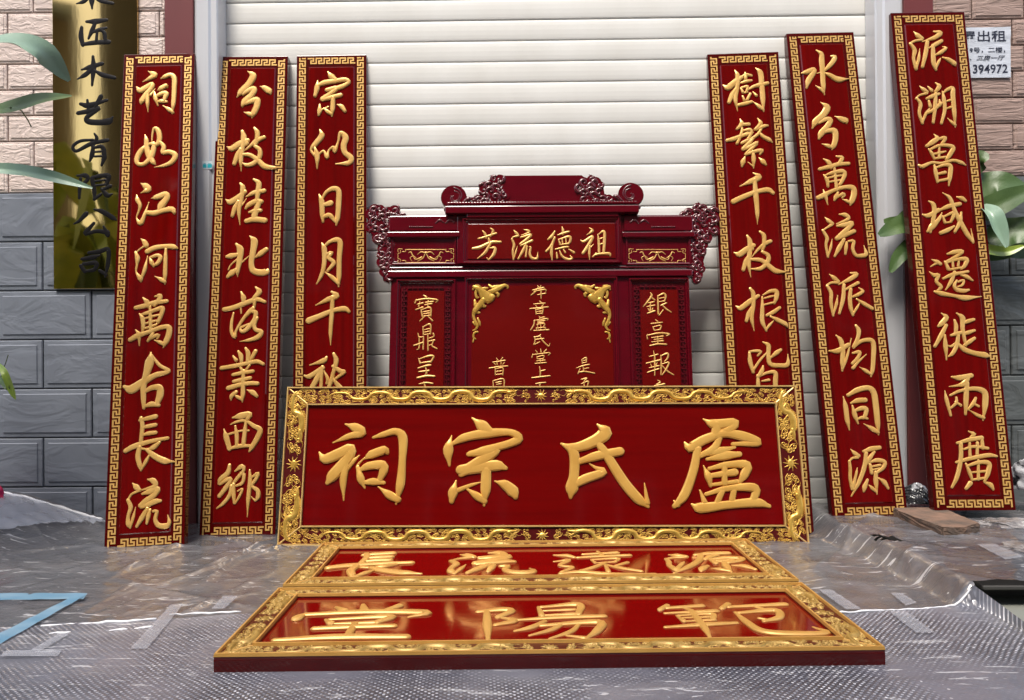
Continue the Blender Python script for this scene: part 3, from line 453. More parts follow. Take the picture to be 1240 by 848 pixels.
SH_LEFT = [
('T', "155,85,5 178,100,14|95,120,6 85,150,10|95,128,10 180,115,12 270,125,12 255,145,6|105,160,8 150,150,12|125,140,6 115,180,10|90,205,8 150,185,12|170,145,8 235,138,10|165,165,8 225,155,10|195,130,8 190,185,10|135,205,8 145,260,12|140,205,8 210,188,12 215,255,12|150,222,6 205,215,8|150,240,6 205,232,8|150,258,6 210,250,8|160,265,8 125,298,8|195,262,6 228,295,12"),
('T', "150,345,6 155,410,10|155,345,8 210,325,12 212,405,10|160,370,6 205,360,8|160,390,6 205,382,8|155,412,6 210,402,8|110,400,6 120,430,10 155,425,6|75,500,10 150,475,12|120,430,8 118,520,10 100,532,5|155,425,8 152,530,10|190,420,8 192,540,10|235,400,10 240,425,10 200,440,8|195,465,8 245,455,12|240,455,8 225,500,10 265,525,10|195,500,6 225,490,8"),
('T', "115,605,6 128,645,14|120,610,8 200,585,14 238,590,14 215,635,14|130,642,8 210,632,12|110,685,10 180,665,14 215,660,10|170,670,8 180,720,14 165,755,10|115,715,8 200,705,12|105,765,14 180,750,16 245,752,14"),
('T', "120,815,8 180,805,12 230,812,12|160,800,8 170,850,14|130,850,8 220,845,12")]
SH_RIGHT = [
('U', "120,65,6 130,90,14 95,140,12 60,180,5|120,100,10 155,125,10|95,150,6 150,140,10|90,180,6 155,168,10|120,145,8 118,220,12|100,195,5 108,212,8|140,190,5 132,210,8|95,235,8 155,215,12|180,90,8 182,160,12 185,240,12 195,250,8|185,90,8 230,72,12 245,95,14 235,135,10|190,112,6 235,105,8|190,140,6 235,132,8|195,245,8 225,205,6|205,170,8 250,150,10|215,165,8 250,200,12 290,225,8"),
('U', "160,285,5 178,302,12|125,320,8 215,310,10|140,345,6 150,372,10|145,345,6 205,335,10 200,365,10|150,375,6 200,368,8|90,415,6 95,445,10|95,415,8 190,398,12 275,405,12 250,420,6|130,435,6 225,422,10|150,450,6 220,442,8|180,425,8 180,490,10|130,470,6 225,460,10|115,500,8 180,488,12 250,490,12"),
('U', "145,545,5 155,600,12 150,640,8|110,590,6 180,572,10|85,645,8 200,618,12|120,650,5 130,670,8|175,640,5 160,665,8|110,682,6 190,665,10|95,720,8 190,690,10|155,640,10 155,745,8|205,580,8 208,660,12 205,740,8|210,582,8 260,565,14 262,600,12 235,630,8|215,650,6 270,640,12 245,700,12 215,740,8|215,665,8 260,710,12 310,740,8"),
('U', "180,785,6 200,800,12 165,820,6|150,830,6 235,815,12|180,820,8 190,850,12")]
SH_MID = [
('V', "430,40,5 445,55,10|390,75,7 480,55,10|435,55,7 410,90,10 378,115,7|400,85,6 490,70,10 495,85,7|455,40,6 458,100,10 458,140,6|430,112,6 495,100,8"),
('V', "445,160,5 460,175,10|400,185,6 490,178,8|415,195,5 425,208,7|475,190,6 462,205,7|370,222,7 440,215,9 515,208,8|415,225,6 420,265,9|420,228,6 470,222,9 468,262,9|422,245,5 465,240,7|422,262,6 468,258,7"),
('V', "445,285,6 448,305,8|450,292,5 485,288,8|400,315,5 510,300,8 505,312,6|405,315,8 400,350,10 375,390,7|430,322,6 490,315,7|430,335,6 480,330,8|425,345,6 432,365,7|430,345,6 485,340,8 480,362,7|455,340,5 455,365,7|420,372,6 425,392,8|425,375,6 490,370,8 488,390,8|455,372,5 455,392,7|400,395,7 520,388,8"),
('V', "455,425,6 440,440,10 400,445,6|408,445,7 410,480,9 400,505,8|405,505,6 445,485,7|410,465,6 480,458,9|450,440,7 475,480,9 515,518,10|520,518,6 528,495,4"),
('V', "455,540,5 458,565,9|415,552,5 428,568,8|500,545,7 480,565,8|392,580,5 385,608,8|392,585,6 525,570,8 515,590,6|425,600,6 430,620,8|428,602,6 480,592,8 475,615,7|430,620,5 478,615,6|420,635,5 490,628,8|452,620,6 452,650,8|410,655,7 500,648,8"),
('V', "445,680,6 452,720,10 450,760,8|452,715,6 490,705,8|385,768,8 455,760,10 528,752,9"),
('V', "415,815,6 450,808,9 495,805,8|450,815,7 445,850,9"),
('V', "105,612,5 118,630,8|155,608,7 138,630,7|75,645,6 175,630,8|108,635,6 112,665,8|142,632,6 142,660,8|85,650,5 98,665,7|170,645,5 155,662,7|48,692,8 120,680,9 195,675,8|95,695,6 98,745,9|98,698,6 155,690,9 155,745,9|100,718,5 150,712,7|100,742,6 152,738,7"),
('V', "78,790,6 82,850,9|82,790,6 160,778,10 165,850,9|98,805,6 145,798,8|105,820,5 145,815,7"),
('V', "780,625,6 785,655,8|782,622,6 815,608,9 815,645,8|790,632,5 812,628,6|790,650,5 815,645,7|738,690,5 790,672,9 840,662,8|790,680,6 795,715,9|800,695,5 835,690,7|765,695,6 750,735,8|755,725,6 800,718,9 880,732,9"),
('V', "775,780,6 820,770,10 800,790,8|775,815,6 830,795,10 825,830,9|795,800,6 800,840,9")]
BRASS = [
('W', "250,-60,14 248,0,22 250,50,8|235,-20,14 200,10,16 160,22,6|262,-20,10 300,5,16 370,20,12"),
('W', "220,128,12 270,127,22 332,118,14|188,165,14 185,215,20 195,262,16|195,262,14 260,252,18 345,247,18|268,135,14 250,180,18 230,225,10|250,192,10 290,177,16 332,165,10|280,180,10 275,238,12|300,175,10 322,195,14 328,245,14"),
('W', "190,410,8 240,395,20 305,375,16|255,335,12 258,400,22 250,500,10|250,405,18 210,440,18 165,465,6|265,415,10 310,440,18 380,457,14"),
('W', "185,612,14 230,620,22 335,590,12|222,590,10 230,652,16|300,570,18 272,622,16|170,665,16 240,652,20 290,637,16 220,690,18 230,715,22 300,720,22 350,712,26 370,690,8"),
('X', "250,-35,8 262,-10,14 240,30,14|320,0,14 230,20,16 150,60,12 130,35,12 170,5,12 240,-2,10|242,40,14 236,80,18 225,112,10|245,42,10 292,37,16 303,90,18 290,137,10|252,65,8 288,62,8|250,90,8 288,88,8"),
('X', "155,197,8 200,197,18 212,217,14 180,250,14|172,215,12 168,260,14 165,320,10|236,215,16 248,280,16 250,328,10|240,207,12 290,197,16 328,200,18 318,240,14|255,228,8 310,220,8|255,252,8 315,245,8|250,326,12 285,300,10|335,255,14 295,275,10|290,272,10 320,305,18 345,300,8"),
('X', "202,410,18 165,448,12 135,465,5|250,385,8 295,397,18 350,430,18 368,442,8|245,462,12 205,508,18 200,522,12 260,505,14 318,510,18|300,480,8 322,522,18"),
('X', "220,625,12 280,617,16 325,607,16 325,680,16 310,757,8|312,745,12 280,725,12|182,660,12 240,650,18 275,640,8|175,700,14 195,727,14|190,687,12 258,682,16 248,718,14 200,727,10")]
# free glyphs in a 300 box, for the three words without a twin on the couplets
G_YUAN = "20,45,8 60,60,22 80,75,14|15,120,6 60,112,18 30,165,14 65,190,16 30,235,12|25,250,12 90,240,20 180,270,22 295,262,10|160,5,10 168,55,18|110,40,10 220,28,18|90,80,12 170,68,16 255,60,16|130,105,8 138,140,12|130,105,8 210,95,14 200,130,12|135,140,6 200,132,10|170,140,14 120,200,16 85,220,8|165,165,10 165,235,16|235,140,14 195,175,12|170,165,10 210,205,18 260,235,14"
G_TANG = "160,0,12 170,60,26|110,20,10 130,55,22|235,15,20 205,60,12|60,70,8 50,120,28|60,85,16 170,70,22 290,80,26 260,112,8|105,125,8 120,160,20|112,125,10 225,112,22 205,155,18|120,160,8 205,155,14|95,200,16 170,190,20 240,185,16|165,165,18 165,265,20|40,282,14 150,268,24 270,270,20"
G_YANG = "15,60,14 70,45,24 90,60,22 60,110,18|65,110,10 95,145,22 55,175,14|35,60,18 38,170,24 42,290,12|150,20,10 155,100,18|155,22,12 240,8,24 235,90,18|160,55,8 230,48,12|160,95,8 232,88,14|100,135,10 190,120,18 290,112,16|160,150,14 130,200,18 95,225,8|150,185,14 270,165,24 265,230,24 235,292,10|235,285,14 200,265,8|195,175,14 170,220,16 125,260,8|230,175,12 210,235,16 165,285,8"
G_FAN = "40,20,14 20,60,16|35,45,12 110,30,16|70,45,8 80,65,12|165,15,16 145,55,16|160,42,12 280,25,18|215,45,8 225,62,12|25,90,8 130,78,16|45,110,6 52,160,14|48,112,8 115,102,14 110,150,14|50,132,6 110,126,10|50,160,6 112,152,12|10,205,10 90,190,18 150,178,12|80,70,16 82,200,20 80,285,8|165,90,10 170,180,20 185,250,22 240,270,22 298,262,18 285,215,6|170,95,12 245,80,22 240,140,20 205,165,12|212,150,8 200,140,8"
COL = {'left': L1, 'mid': L2}
# ---------------------------------------------------------------- couplet boards
def couplet(key, pose, glyphs, label, group, th=.045):
    W, H = pose[0], pose[1]; pl = Plane(*pose[2:]); root = empty('couplet_board', pl.M)
    tag(root, label, 'couplet board', group)
    bm = bmesh.new(); box(bm, -W / 2, W / 2, 0, th, 0, H, .0025, 2); bmobj('board_body', bm, M['lacquer'], root)
    cell = .0069; m = .014; bw = 5 * cell
    i0 = m + bw + .012                          # inner field, raised with a sloping rim
    bm = bmesh.new(); z0, z1 = i0 + .004, H - i0 - .004; xw = W / 2 - i0
    a = [(-xw, .0, z0), (xw, .0, z0), (xw, .0, z1), (-xw, .0, z1)]; e = .006
    vo = [bm.verts.new((p[0], .001, p[2])) for p in a]
    vi = [bm.verts.new((p[0] + (e if p[0] < 0 else -e), -.0035, p[2] + (e if p[2] < 1 else -e))) for p in a]
    for i in range(4): bm.faces.new((vo[i], vo[(i + 1) % 4], vi[(i + 1) % 4], vi[i]))
    bm.faces.new(vi); bmobj('field', bm, M['lacquer_field'], root)
    nz = int((H - 2 * m) / cell); cz = (H - 2 * m) / nz
    nx = int((W - 2 * m - 2 * bw - 2 * cell) / cell)
    for side in (0, 1):
        x0 = -W / 2 + m if side == 0 else W / 2 - m - bw
        fret('fret_border', x0, m, nz, cell, 'z', side == 1, 0, .0022, M['gold_pale'], root)
    for side in (0, 1):
        z = m if side == 0 else m + nz * cell - bw
        fret('fret_border', -nx * cell / 2, z, nx, cell, 'x', side == 1, 0, .0022, M['gold_pale'], root)
    out = []
    for zk, txt in glyphs:
        st = pl.strokes(zk, txt, -.0035, 1.22)
        ribbon_obj('character', st, M['gold_pale'], root, -.0034, .007, .42, .008); out.append(st)
    return pl, out
POSE = {
'L1': (0.3497, 2.4453, -1.698, 3.3181, 0, 0.0747, 0.185, 0.041), 'L2': (0.3592, 2.4478, -1.356, 3.5169, 0, 0.0302, 0.1407, 0.0086),
'L3': (0.3639, 2.4504, -0.9373, 3.5862, 0, 0.0289, 0.1206, 0.0151), 'R1': (0.3659, 2.4466, 1.1736, 3.4917, 0, -0.0366, 0.1592, 0.0099),
'R2': (0.3503, 2.4632, 1.6139, 3.4802, 0.085, 0.0146, 0.1628, 0.0179), 'R3': (0.3676, 2.4548, 2.0567, 3.4127, 0.13, -0.0017, 0.1418, 0.0009),
'M': (2.3797, 0.7223, 0.0861, 3.3416, 0.0, 0.0048, 0.2141, -0.0047)}
gl, gr_ = 'tall red couplet boards leaning on the wall', 'tall red couplet boards leaning on the wall'
_, gL1 = couplet('L1', POSE['L1'], L1, 'tall red board lettered 祠如江河萬古長流 in gold, beside the brass plaque', gl)
_, gL2 = couplet('L2', POSE['L2'], L2, 'tall red board lettered 分枝桂北落業西鄉 in gold, leaning by the left white guide rail', gl)
_, gL3 = couplet('L3', POSE['L3'], L3, 'tall red board lettered 宗似日月千秋, its foot hidden behind the wide dragon framed plaque', gl)
_, gR1 = couplet('R1', POSE['R1'], R1, 'tall red board lettered 樹繁千枝根皆, right of the maroon shrine screen', gr_)
_, gR2 = couplet('R2', POSE['R2'], R2, 'tall red board lettered 水分萬流派均同源 in gold, leaning on the shutter', gr_)
_, gR3 = couplet('R3', POSE['R3'], R3, 'tall red board lettered 派溯魯域遷徙兩廣 in gold, standing on a brown paving stone', gr_)
# ---------------------------------------------------------------- dragon and cloud relief
def spiral(cx, cz, r, a0, turns, w, sgn=1, n=9):
    return [(cx + r * (1 - .78 * i / n) * math.cos(a0 + sgn * turns * 2 * math.pi * i / n), cz + r * (1 - .78 * i / n) * math.sin(a0 + sgn * turns * 2 * math.pi * i / n), w * (1 - .35 * i / n)) for i in range(n + 1)]
def cloud(cx, cz, r, rng):
    w = r * .23; a = rng.uniform(-.5, .5); s = []
    s.append(spiral(cx - r * .55, cz, r * .42, a, 1.15, w)); s.append(spiral(cx + r * .55, cz + r * .05, r * .40, math.pi + a, 1.15, w, -1))
    s.append(spiral(cx, cz + r * .28, r * .36, -.5 * math.pi, 1.05, w, 1 if rng.random() < .5 else -1))
    s.append([(cx - r * 1.0, cz - r * .5, w * .4), (cx - r * .3, cz - r * .3, w * .9), (cx + r * .4, cz - r * .5, w * .9), (cx + r * 1.1, cz - r * .2, w * .3)])
    q = rng.uniform(-.9, .9); c_, s_ = math.cos(q), math.sin(q)
    return [[(cx + (p[0] - cx) * c_ - (p[1] - cz) * s_, cz + (p[0] - cx) * s_ + (p[1] - cz) * c_, p[2]) for p in k] for k in s]
def sun_(cx, cz, r):
    s = [[(cx - r * .12, cz, r * 1.05), (cx + r * .12, cz, r * 1.05)]]
    for i in range(10):
        a = 2 * math.pi * i / 10 + .3
        s.append([(cx + r * .62 * math.cos(a), cz + r * .62 * math.sin(a), r * .24), (cx + r * 1.15 * math.cos(a + .12), cz + r * 1.15 * math.sin(a + .12), r * .08)])
    return s
def dragon(x0, x1, zc, h, rng, waves=1.6):
    """head at x0, tail at x1, weaving in a band of height h"""
    S = []; n = 64; d = 1 if x1 > x0 else -1; L = abs(x1 - x0); body = []
    for i in range(n + 1):
        t = i / n; w = h * .34 * (1 - t) ** .45 * (.55 + .45 * min(1, t * 5)) + h * .03
        body.append((x0 + d * (L * t - h * .13 * math.sin(2 * (t * waves * 2 * math.pi + .6))), zc + h * (.29 * math.sin(t * waves * 2 * math.pi + .6)) * (1 - .3 * t), w))
    S.append(body)
    for i in range(2, n - 2, 2):                # back fins
        x, z, w = body[i]; S.append([(x, z + w * .42, h * .07), (x + d * h * .09, z + w * .42 + h * .1, h * .02)])
    for t in (.22, .38, .62, .8):               # legs with claws
        i = int(t * n); x, z, w = body[i]; up = 1 if z < zc else -1; kx, kz = x + d * h * .22, z + up * h * .22
        S.append([(x, z, h * .13), (kx, kz, h * .1), (kx - d * h * .22, kz + up * h * .14, h * .07)])
        for a in (-.5, 0, .5, 1.0):
            S.append([(kx - d * h * .22, kz + up * h * .14, h * .05), (kx - d * h * (.22 + .16 * math.cos(a)), kz + up * h * (.14 + .1 * math.sin(a)), h * .018)])
    x, z, w = body[0]
    S.append([(x + d * h * .12, z + h * .04, h * .24), (x - d * h * .1, z + h * .08, h * .2), (x - d * h * .34, z + h * .10, h * .1), (x - d * h * .4, z + h * .17, h * .06)])
    S.append([(x, z - h * .06, h * .12), (x - d * h * .2, z - h * .12, h * .08), (x - d * h * .32, z - h * .07, h * .04)])
    for a in (.25, .6, 1.0, 1.5):               # horns and mane
        S.append([(x, z + h * .08, h * .07), (x + d * h * .3, z + h * (.05 + .2 * a - .05), h * .05), (x + d * h * (.55 + .1 * a), z + h * (.24 * a - .05), h * .015)])
    for sg in (1, -1):
        S.append([(x - d * h * .3, z + h * .05, h * .03), (x - d * h * .5, z + sg * h * .2, h * .03), (x - d * h * .75, z + sg * h * .12, h * .012)])
    return S
def relief_strip(L, h, rng, long_):
    """returns strokes of clouds, sun and two dragons for a strip centred on 0,0"""
    parts = {'sun_disc': sun_(0, 0, h * .34), 'dragon_left': [], 'dragon_right': [], 'cloud': []}
    for sg in (1, -1):
        if long_:
            parts['cloud'] += cloud(sg * h * .95, 0, h * .3, rng) + cloud(sg * h * 1.0, h * .28, h * .2, rng)[:2] + cloud(sg * h * .9, -h * .3, h * .2, rng)[:2]
            e = L / 2 - h * 2.4; parts['dragon_right' if sg > 0 else 'dragon_left'] = dragon(sg * h * 2.1, sg * e, 0, h, rng, 3.1 * (e / h) / 9.5)
            x = h * 1.75
            while x < L / 2 - h * .35:
                for row in (.30, -.02, -.33):
                    parts['cloud'] += cloud(sg * (x + rng.uniform(-.12, .12) * h), (row + rng.uniform(-.05, .05)) * h, h * rng.uniform(.2, .27), rng)
                x += h * .44
        else:
            for q, (a, b) in enumerate(((.75, .12), (.85, -.2), (1.35, .1), (1.5, -.22))):
                parts['cloud'] += cloud(sg * h * a, h * b, h * .3, rng)
            x = h * 1.8
            while x < L / 2 - h * .3:
                for row in (.28, -.05, -.32): parts['cloud'] += cloud(sg * (x + rng.uniform(-.1, .1) * h), (row + rng.uniform(-.05, .05)) * h, h * rng.uniform(.2, .27), rng)
                x += h * .4
            e = L / 2 - h * .15; parts['dragon_right' if sg > 0 else 'dragon_left'] = dragon(sg * h * 1.7, sg * e, 0, h * 1.1, rng, .9)
    return parts
def framed_board(name, W, H, pl, th, fw, label, group, field_mat, side_fw=None, horiz_grain=True):
    sf = side_fw or fw; rng = random.Random(int(W * 1000 + H * 77)); root = empty(name, pl.M); tag(root, label, 'plaque', group)
    bm = bmesh.new(); box(bm, -W / 2, W / 2, .0, th, 0, H, .002, 2); bmobj('board_body', bm, M['lacquer'], root)
    bm = bmesh.new(); x, a, b = W / 2 - sf, fw, H - fw
    vs_ = [bm.verts.new(p) for p in ((-x, -.002, a), (x, -.002, a), (x, -.002, b), (-x, -.002, b))]; bm.faces.new(vs_)
    bmobj('field', bm, field_mat, root)
    fr = .008                                   # frame ground stands proud of the field
    for k, (x0, x1, z0, z1) in enumerate(((-W / 2 + .001, W / 2 - .001, .001, fw), (-W / 2 + .001, W / 2 - .001, H - fw, H - .001), (-W / 2 + .001, -W / 2 + sf, fw, H - fw), (W / 2 - sf, W / 2 - .001, fw, H - fw))):
        bm = bmesh.new(); box(bm, x0, x1, -fr + (.0003 if k > 1 else 0), .001, z0, z1); bmobj('frame_ground', bm, M['frame_ground'], root)
    rw = .0085
    def rail(pts):
        V, Fc = [], []; ribbons(V, Fc, [[(p[0], p[1], rw) for p in pts]], -fr, .006, .5, .5, PROF_S); return V, Fc
    def mitred(x0, x1, z0, z1, w, y, h):        # one gold rail round a rectangle, bevelled section
        sec = [(0, .001), (w * .18, -h), (w * .82, -h), (w, .001)]; V, Fc = [], []
        for s, yy in sec:
            for cx, cz in ((x0 + s, z0 + s), (x1 - s, z0 + s), (x1 - s, z1 - s), (x0 + s, z1 - s)): V.append((cx, y + yy, cz))
        for k in range(3):
            for i in range(4): Fc.append((k * 4 + i, k * 4 + (i + 1) % 4, (k + 1) * 4 + (i + 1) % 4, (k + 1) * 4 + i))
        return V, Fc
    V, Fc = mitred(-W / 2, W / 2, 0, H, rw, -fr, .008); gm = M['gold_rail' if horiz_grain else 'gold_lying']; mesh('outer_rail', V, Fc, gm, root)
    V, Fc = mitred(-W / 2 + sf - rw, W / 2 - sf + rw, fw - rw, H - fw + rw, rw, -fr, .009); mesh('inner_rail', V, Fc, gm, root)
    for sx in (-1, 1):
        for sz in (0, 1):
            p0 = (sx * (W / 2 - rw), rw if sz == 0 else H - rw); p1 = (sx * (W / 2 - sf + rw), fw - rw if sz == 0 else H - fw + rw)
            V, Fc = rail([p0, p1]); mesh('corner_rail', V, Fc, gm, root)
    for cx, cz, L, h, rot, lg in ((0, fw / 2, W, fw, 0, 1), (0, H - fw / 2, W, fw, 0, 1), (-W / 2 + sf / 2, H / 2, H, sf, 1, 0), (W / 2 - sf / 2, H / 2, H, sf, 1, 0)):
        P = relief_strip(L - .02, h - 2 * rw + .002, rng, lg and L > 1.5 or (L > 1.5))
        for nm, st in P.items():
            if not st: continue
            if rot: st = [[(cx + q[1], cz + q[0], q[2]) for q in s] for s in st]
            else: st = [[(cx + q[0], cz + q[1], q[2]) for q in s] for s in st]
            lim_x, lim_z = W / 2 - .006, H - .006
            st = [[(max(-lim_x, min(lim_x, q[0])), max(.006, min(lim_z, q[1])), q[2]) for q in s] for s in st]
            nm2 = {'dragon_left': 'dragon_relief', 'dragon_right': 'dragon_relief', 'cloud': 'cloud_relief', 'sun_disc': 'sun_relief'}[nm]
            o = ribbon_obj(nm2, st, M['gold_relief' if horiz_grain else 'gold_relief_lying'], root, -fr, .009 if 'drag' in nm else .005, .5, .012, PROF_S)
            if nm == 'cloud': o['kind'] = 'stuff'
    return root
plM = Plane(*POSE['M'][2:])
mainb = framed_board('dragon_framed_plaque', POSE['M'][0], POSE['M'][1], plM, .05, .088, 'wide upright plaque lettered 祠宗氏盧 with gold dragon frame, leaning in the middle', 'dragon framed ancestral plaques', M['lacquer_wide'], .105)
for zk, txt in MAIN:
    ribbon_obj('character', plM.strokes(zk, txt, -.002, 1.16), M['gold'], mainb, -.0019, .012, .36, .014)
# the two boards that lie on the ground in front
YB = .0197
def flat_plane(x, y): return Plane(x, y, .05, YB, math.pi / 2, 0)
plLow, plUp = flat_plane(.0707, 1.9964), flat_plane(.0623, 2.5965)
low = framed_board('dragon_framed_plaque', 1.8, .5657, plLow, .048, .077, 'plaque lettered 堂陽範 lying flat on the plastic sheet, nearest the camera', 'dragon framed ancestral plaques', M['lacquer_flat'], .088, False)
up = framed_board('dragon_framed_plaque', 1.8, .5742, plUp, .048, .077, 'plaque lettered 長流遠源 lying flat between the nearest plaque and the upright one', 'dragon framed ancestral plaques', M['lacquer_flat'], .088, False)
def flat_char(root, pl, strokes, x0, x1, y0, y1, wk=1.0):
    xm, ym = (x0 + x1) / 2, (y0 + y1) / 2
    v1 = pl.uv(xm, y0, -.002)[1]; v0 = pl.uv(xm, y1, -.002)[1]; ua = pl.uv(x0, ym, -.002)[0]; ub = pl.uv(x1, ym, -.002)[0]
    ribbon_obj('character', fit(strokes, ua, ub, v0, v1, wk), M['gold_lying'], root, -.0019, .009, .3, .012)
neg = lambda S: [[(p[0], -p[1], p[2]) for p in s] for s in S]
flat_char(up, plUp, gL1[6], 400, 514, 671, 700, 1.0)
flat_char(up, plUp, gL1[7], 546, 645, 670, 695, 1.0)
flat_char(up, plUp, neg(raw(G_YUAN)), 671, 785, 668, 697)
flat_char(up, plUp, gR2[7], 807, 906, 671, 694, 1.0)
flat_char(low, plLow, neg(raw(G_TANG)), 350, 512, 733, 775)
flat_char(low, plLow, neg(raw(G_YANG)), 577, 735, 734, 775)
flat_char(low, plLow, neg(raw(G_FAN)), 801, 984, 732, 772)
# ---------------------------------------------------------------- shrine screen
def shrine():
    pl = Plane(.0, 3.49, 0, .0, .15, -.004); root = empty('shrine_screen', pl.M)
    tag(root, 'dark maroon carved shrine screen lettered 芳流德祖, leaning on the shutter behind the wide plaque', 'shrine screen')
    U = lambda x, y, d=0.0: pl.uv(x, y, d)
    def rect(x0, y0, x1, y1):
        a = U(x0, (y0 + y1) / 2); b = U(x1, (y0 + y1) / 2); c = U((x0 + x1) / 2, y0); d = U((x0 + x1) / 2, y1); return a[0], b[0], d[1], c[1]
    def slab(name, px, y0, y1, m, bev=.003):
        x0, x1, z0, z1 = rect(*px); bm = bmesh.new(); box(bm, x0, x1, y0, y1, z0, z1, bev, 2); return bmobj(name, bm, m, root)
    def mould(name, px, w, y, h, m, w2=None):   # picture-frame moulding round a rectangle
        x0, x1, z0, z1 = rect(*px); V, Fc = [], []
        sec = [(0, .001), (w * .12, -h), (w * .4, -h), (w * .5, -h * .55), (w * .85, -h * .45), (w, .001)]
        for s, yy in sec:
            for cx, cz in ((x0 + s, z0 + s), (x1 - s, z0 + s), (x1 - s, z1 - s), (x0 + s, z1 - s)): V.append((cx, y + yy, cz))
        for k in range(len(sec) - 1):
            for i in range(4): Fc.append((k * 4 + i, k * 4 + (i + 1) % 4, (k + 1) * 4 + (i + 1) % 4, (k + 1) * 4 + i))
        return mesh(name, V, Fc, m, root)
    mr, mc, mp = M['maroon'], M['maroon_carving'], M['maroon_panel']
    x0, x1, z0, z1 = rect(472, 336, 836, 465)
    bm = bmesh.new(); box(bm, x0, x1, .0, .06, 0, z1, .003, 2); bmobj('screen_body', bm, mr, root)
    cx0, cx1 = U(566, 400)[0], U(746, 400)[0]
    def tall(name, pxa, pxb, ptop, y, w, h, m):
        a, b = U(pxa, 400)[0], U(pxb, 400)[0]; t = U(650, ptop)[1]
        V, Fc = [], []; sec = [(0, .001), (w * .12, -h), (w * .4, -h), (w * .5, -h * .5), (w * .85, -h * .4), (w, .001)]
        for s, yy in sec:
            for cx, cz in ((a + s, .12 + s), (b - s, .12 + s), (b - s, t - s), (a + s, t - s)): V.append((cx, y + yy, cz))
        for k in range(len(sec) - 1):
            for i in range(4): Fc.append((k * 4 + i, k * 4 + (i + 1) % 4, (k + 1) * 4 + (i + 1) % 4, (k + 1) * 4 + i))
        return mesh(name, V, Fc, m, root)
    def tallpanel(name, pxa, pxb, ptop, y, m):
        a, b = U(pxa, 400)[0], U(pxb, 400)[0]; t = U(650, ptop)[1]
        bm = bmesh.new(); box(bm, a, b, y, .001, .12, t, .001); return bmobj(name, bm, m, root)
    tallpanel('centre_panel', 571, 742, 346, -.004, mp); tall('panel_moulding', 562, 749, 336, 0, .020, .018, mr)
    for a, b in ((479, 552), (762, 836)):
        tallpanel('side_panel', a + 14, b - 14, 352, -.006, mp); tall('panel_moulding', a, b, 338, 0, .022, .020, mr)
        # dark carved key border between moulding and panel: small blocks
        xa, xb, t = U(a + 7, 400)[0], U(b - 7, 400)[0], U(650, 345)[1]
        bm = bmesh.new(); z = .14
        while z < t - .02:
            for x, s in ((xa, 1), (xb - .024, -1)):
                box(bm, x, x + .024, -.011, .001, z, z + .006); box(bm, x + (.0 if s > 0 else .018), x + (.006 if s > 0 else .024), -.0112, .001, z + .006, z + .017)
                box(bm, x + .009, x + .015, -.0108, .001, z + .011, z + .0225)
            z += .026
        x = xa + .028
        while x < xb - .04:
            box(bm, x, x + .02, -.011, .001, t - .018, t - .012); box(bm, x, x + .006, -.0112, .001, t - .012, t - .004); x += .026
        bmobj('key_carving', bm, mc, root)['kind'] = 'stuff'
    # cornice between header and body, then the header
    slab('cornice', (470, 328, 838, 336), -.018, .06, mr, .005); slab('cornice_bead', (472, 323.5, 836, 326), -.014, .05, mr, .003)
    slab('header_body', (473, 262, 838, 322), -.008, .055, mr)
    slab('header_panel', (554, 262, 752, 320), -.022, .0, mr, .003)
    mould('header_moulding', (560, 266, 750, 321), .02, -.022, .012, mr)
    slab('header_field', (567, 273, 744, 315), -.026, -.01, mp, .001)
    slab('header_bar', (566, 261, 748, 266), -.04, .02, mr, .003)
    for a, b, gx in ((474, 553, 1), (757, 836, -1)):
        mould('side_header_moulding', (a, 287, b, 322), .014, -.008, .012, mr)
        slab('side_header_bar', (a - 4, 283, b + 4, 289), -.03, .03, mr, .003)
        slab('side_header_bar', (a - 2, 263, b + 2, 281), -.02, .03, mr, .004)
        # gold bracket frame and scroll in the side header
        q0, q1 = (481, 550) if gx > 0 else (761, 831); c = (q0 + q1) / 2; S = []
        P = lambda x, y, w: (*U(x, y, -.012), w * .0041)
        for sy, yy in ((1, 301.5), (-1, 318.5)):
            S.append([P(q0 + 11, yy + .6 * sy, 1), P(q1 - 11, yy + .6 * sy, 1)])
            for sx, xx in ((1, q0), (-1, q1)):
                S.append([P(xx + sx * 10, yy + sy * .5, .9), P(xx + sx * 10, yy + sy * 3, .9), P(xx + sx * 6, yy + sy * 3, .9)])
                S.append([P(xx + sx * 6, yy, .9), P(xx + sx * 1, yy, .9), P(xx + sx * 1, yy + sy * 3.4, .9)])
                S.append([P(xx + sx * 3.6, yy + sy * 1.8, .9), P(xx + sx * 4, yy + sy * 4.4, .9), P(xx + sx * .8, yy + sy * 5.5, .9), P(xx + sx * .8, yy + sy * 8.2, .8)])
        for s in (1, -1):
            S.append([P(c + s * 1, 306, 1.6), P(c + s * 6, 305, 1.4), P(c + s * 10, 308, .8)])
            S.append([P(c + s * 1, 308, 1.2), P(c + s * 4, 313, 1.6), P(c + s * 10, 316, .9)])
            S.append([P(c + s * 5, 311, 1.5), P(c + s * 8, 313, 2.2), P(c + s * 13, 314, 1.2), P(c + s * 15, 310, 1)])
            S.append([P(c + s * 12, 312, 1), P(c + s * 16, 309, 1.6), P(c + s * 18, 305, 1.4), P(c + s * 21, 306, .8)])
            S.append([P(c + s * 16, 310, 1), P(c + s * 19, 312, .9), P(c + s * 17, 316, .6)])
        S.append([P(c - 1, 306, 3), P(c + 1, 306, 3)])
        ribbon_obj('gold_scroll', S, M['gold_pale'], root, -.0081, .006, .5, .006, PROF_S)
    # crown: plain tablet between cloud carvings and end scrolls
    slab('crown_base', (540, 253, 772, 261.5), -.05, .05, mr, .004)
    bm = bmesh.new(); a, b = U(545, 252)[0], U(768, 252)[0]; n = 64; zc = U(655, 250.5)[1]
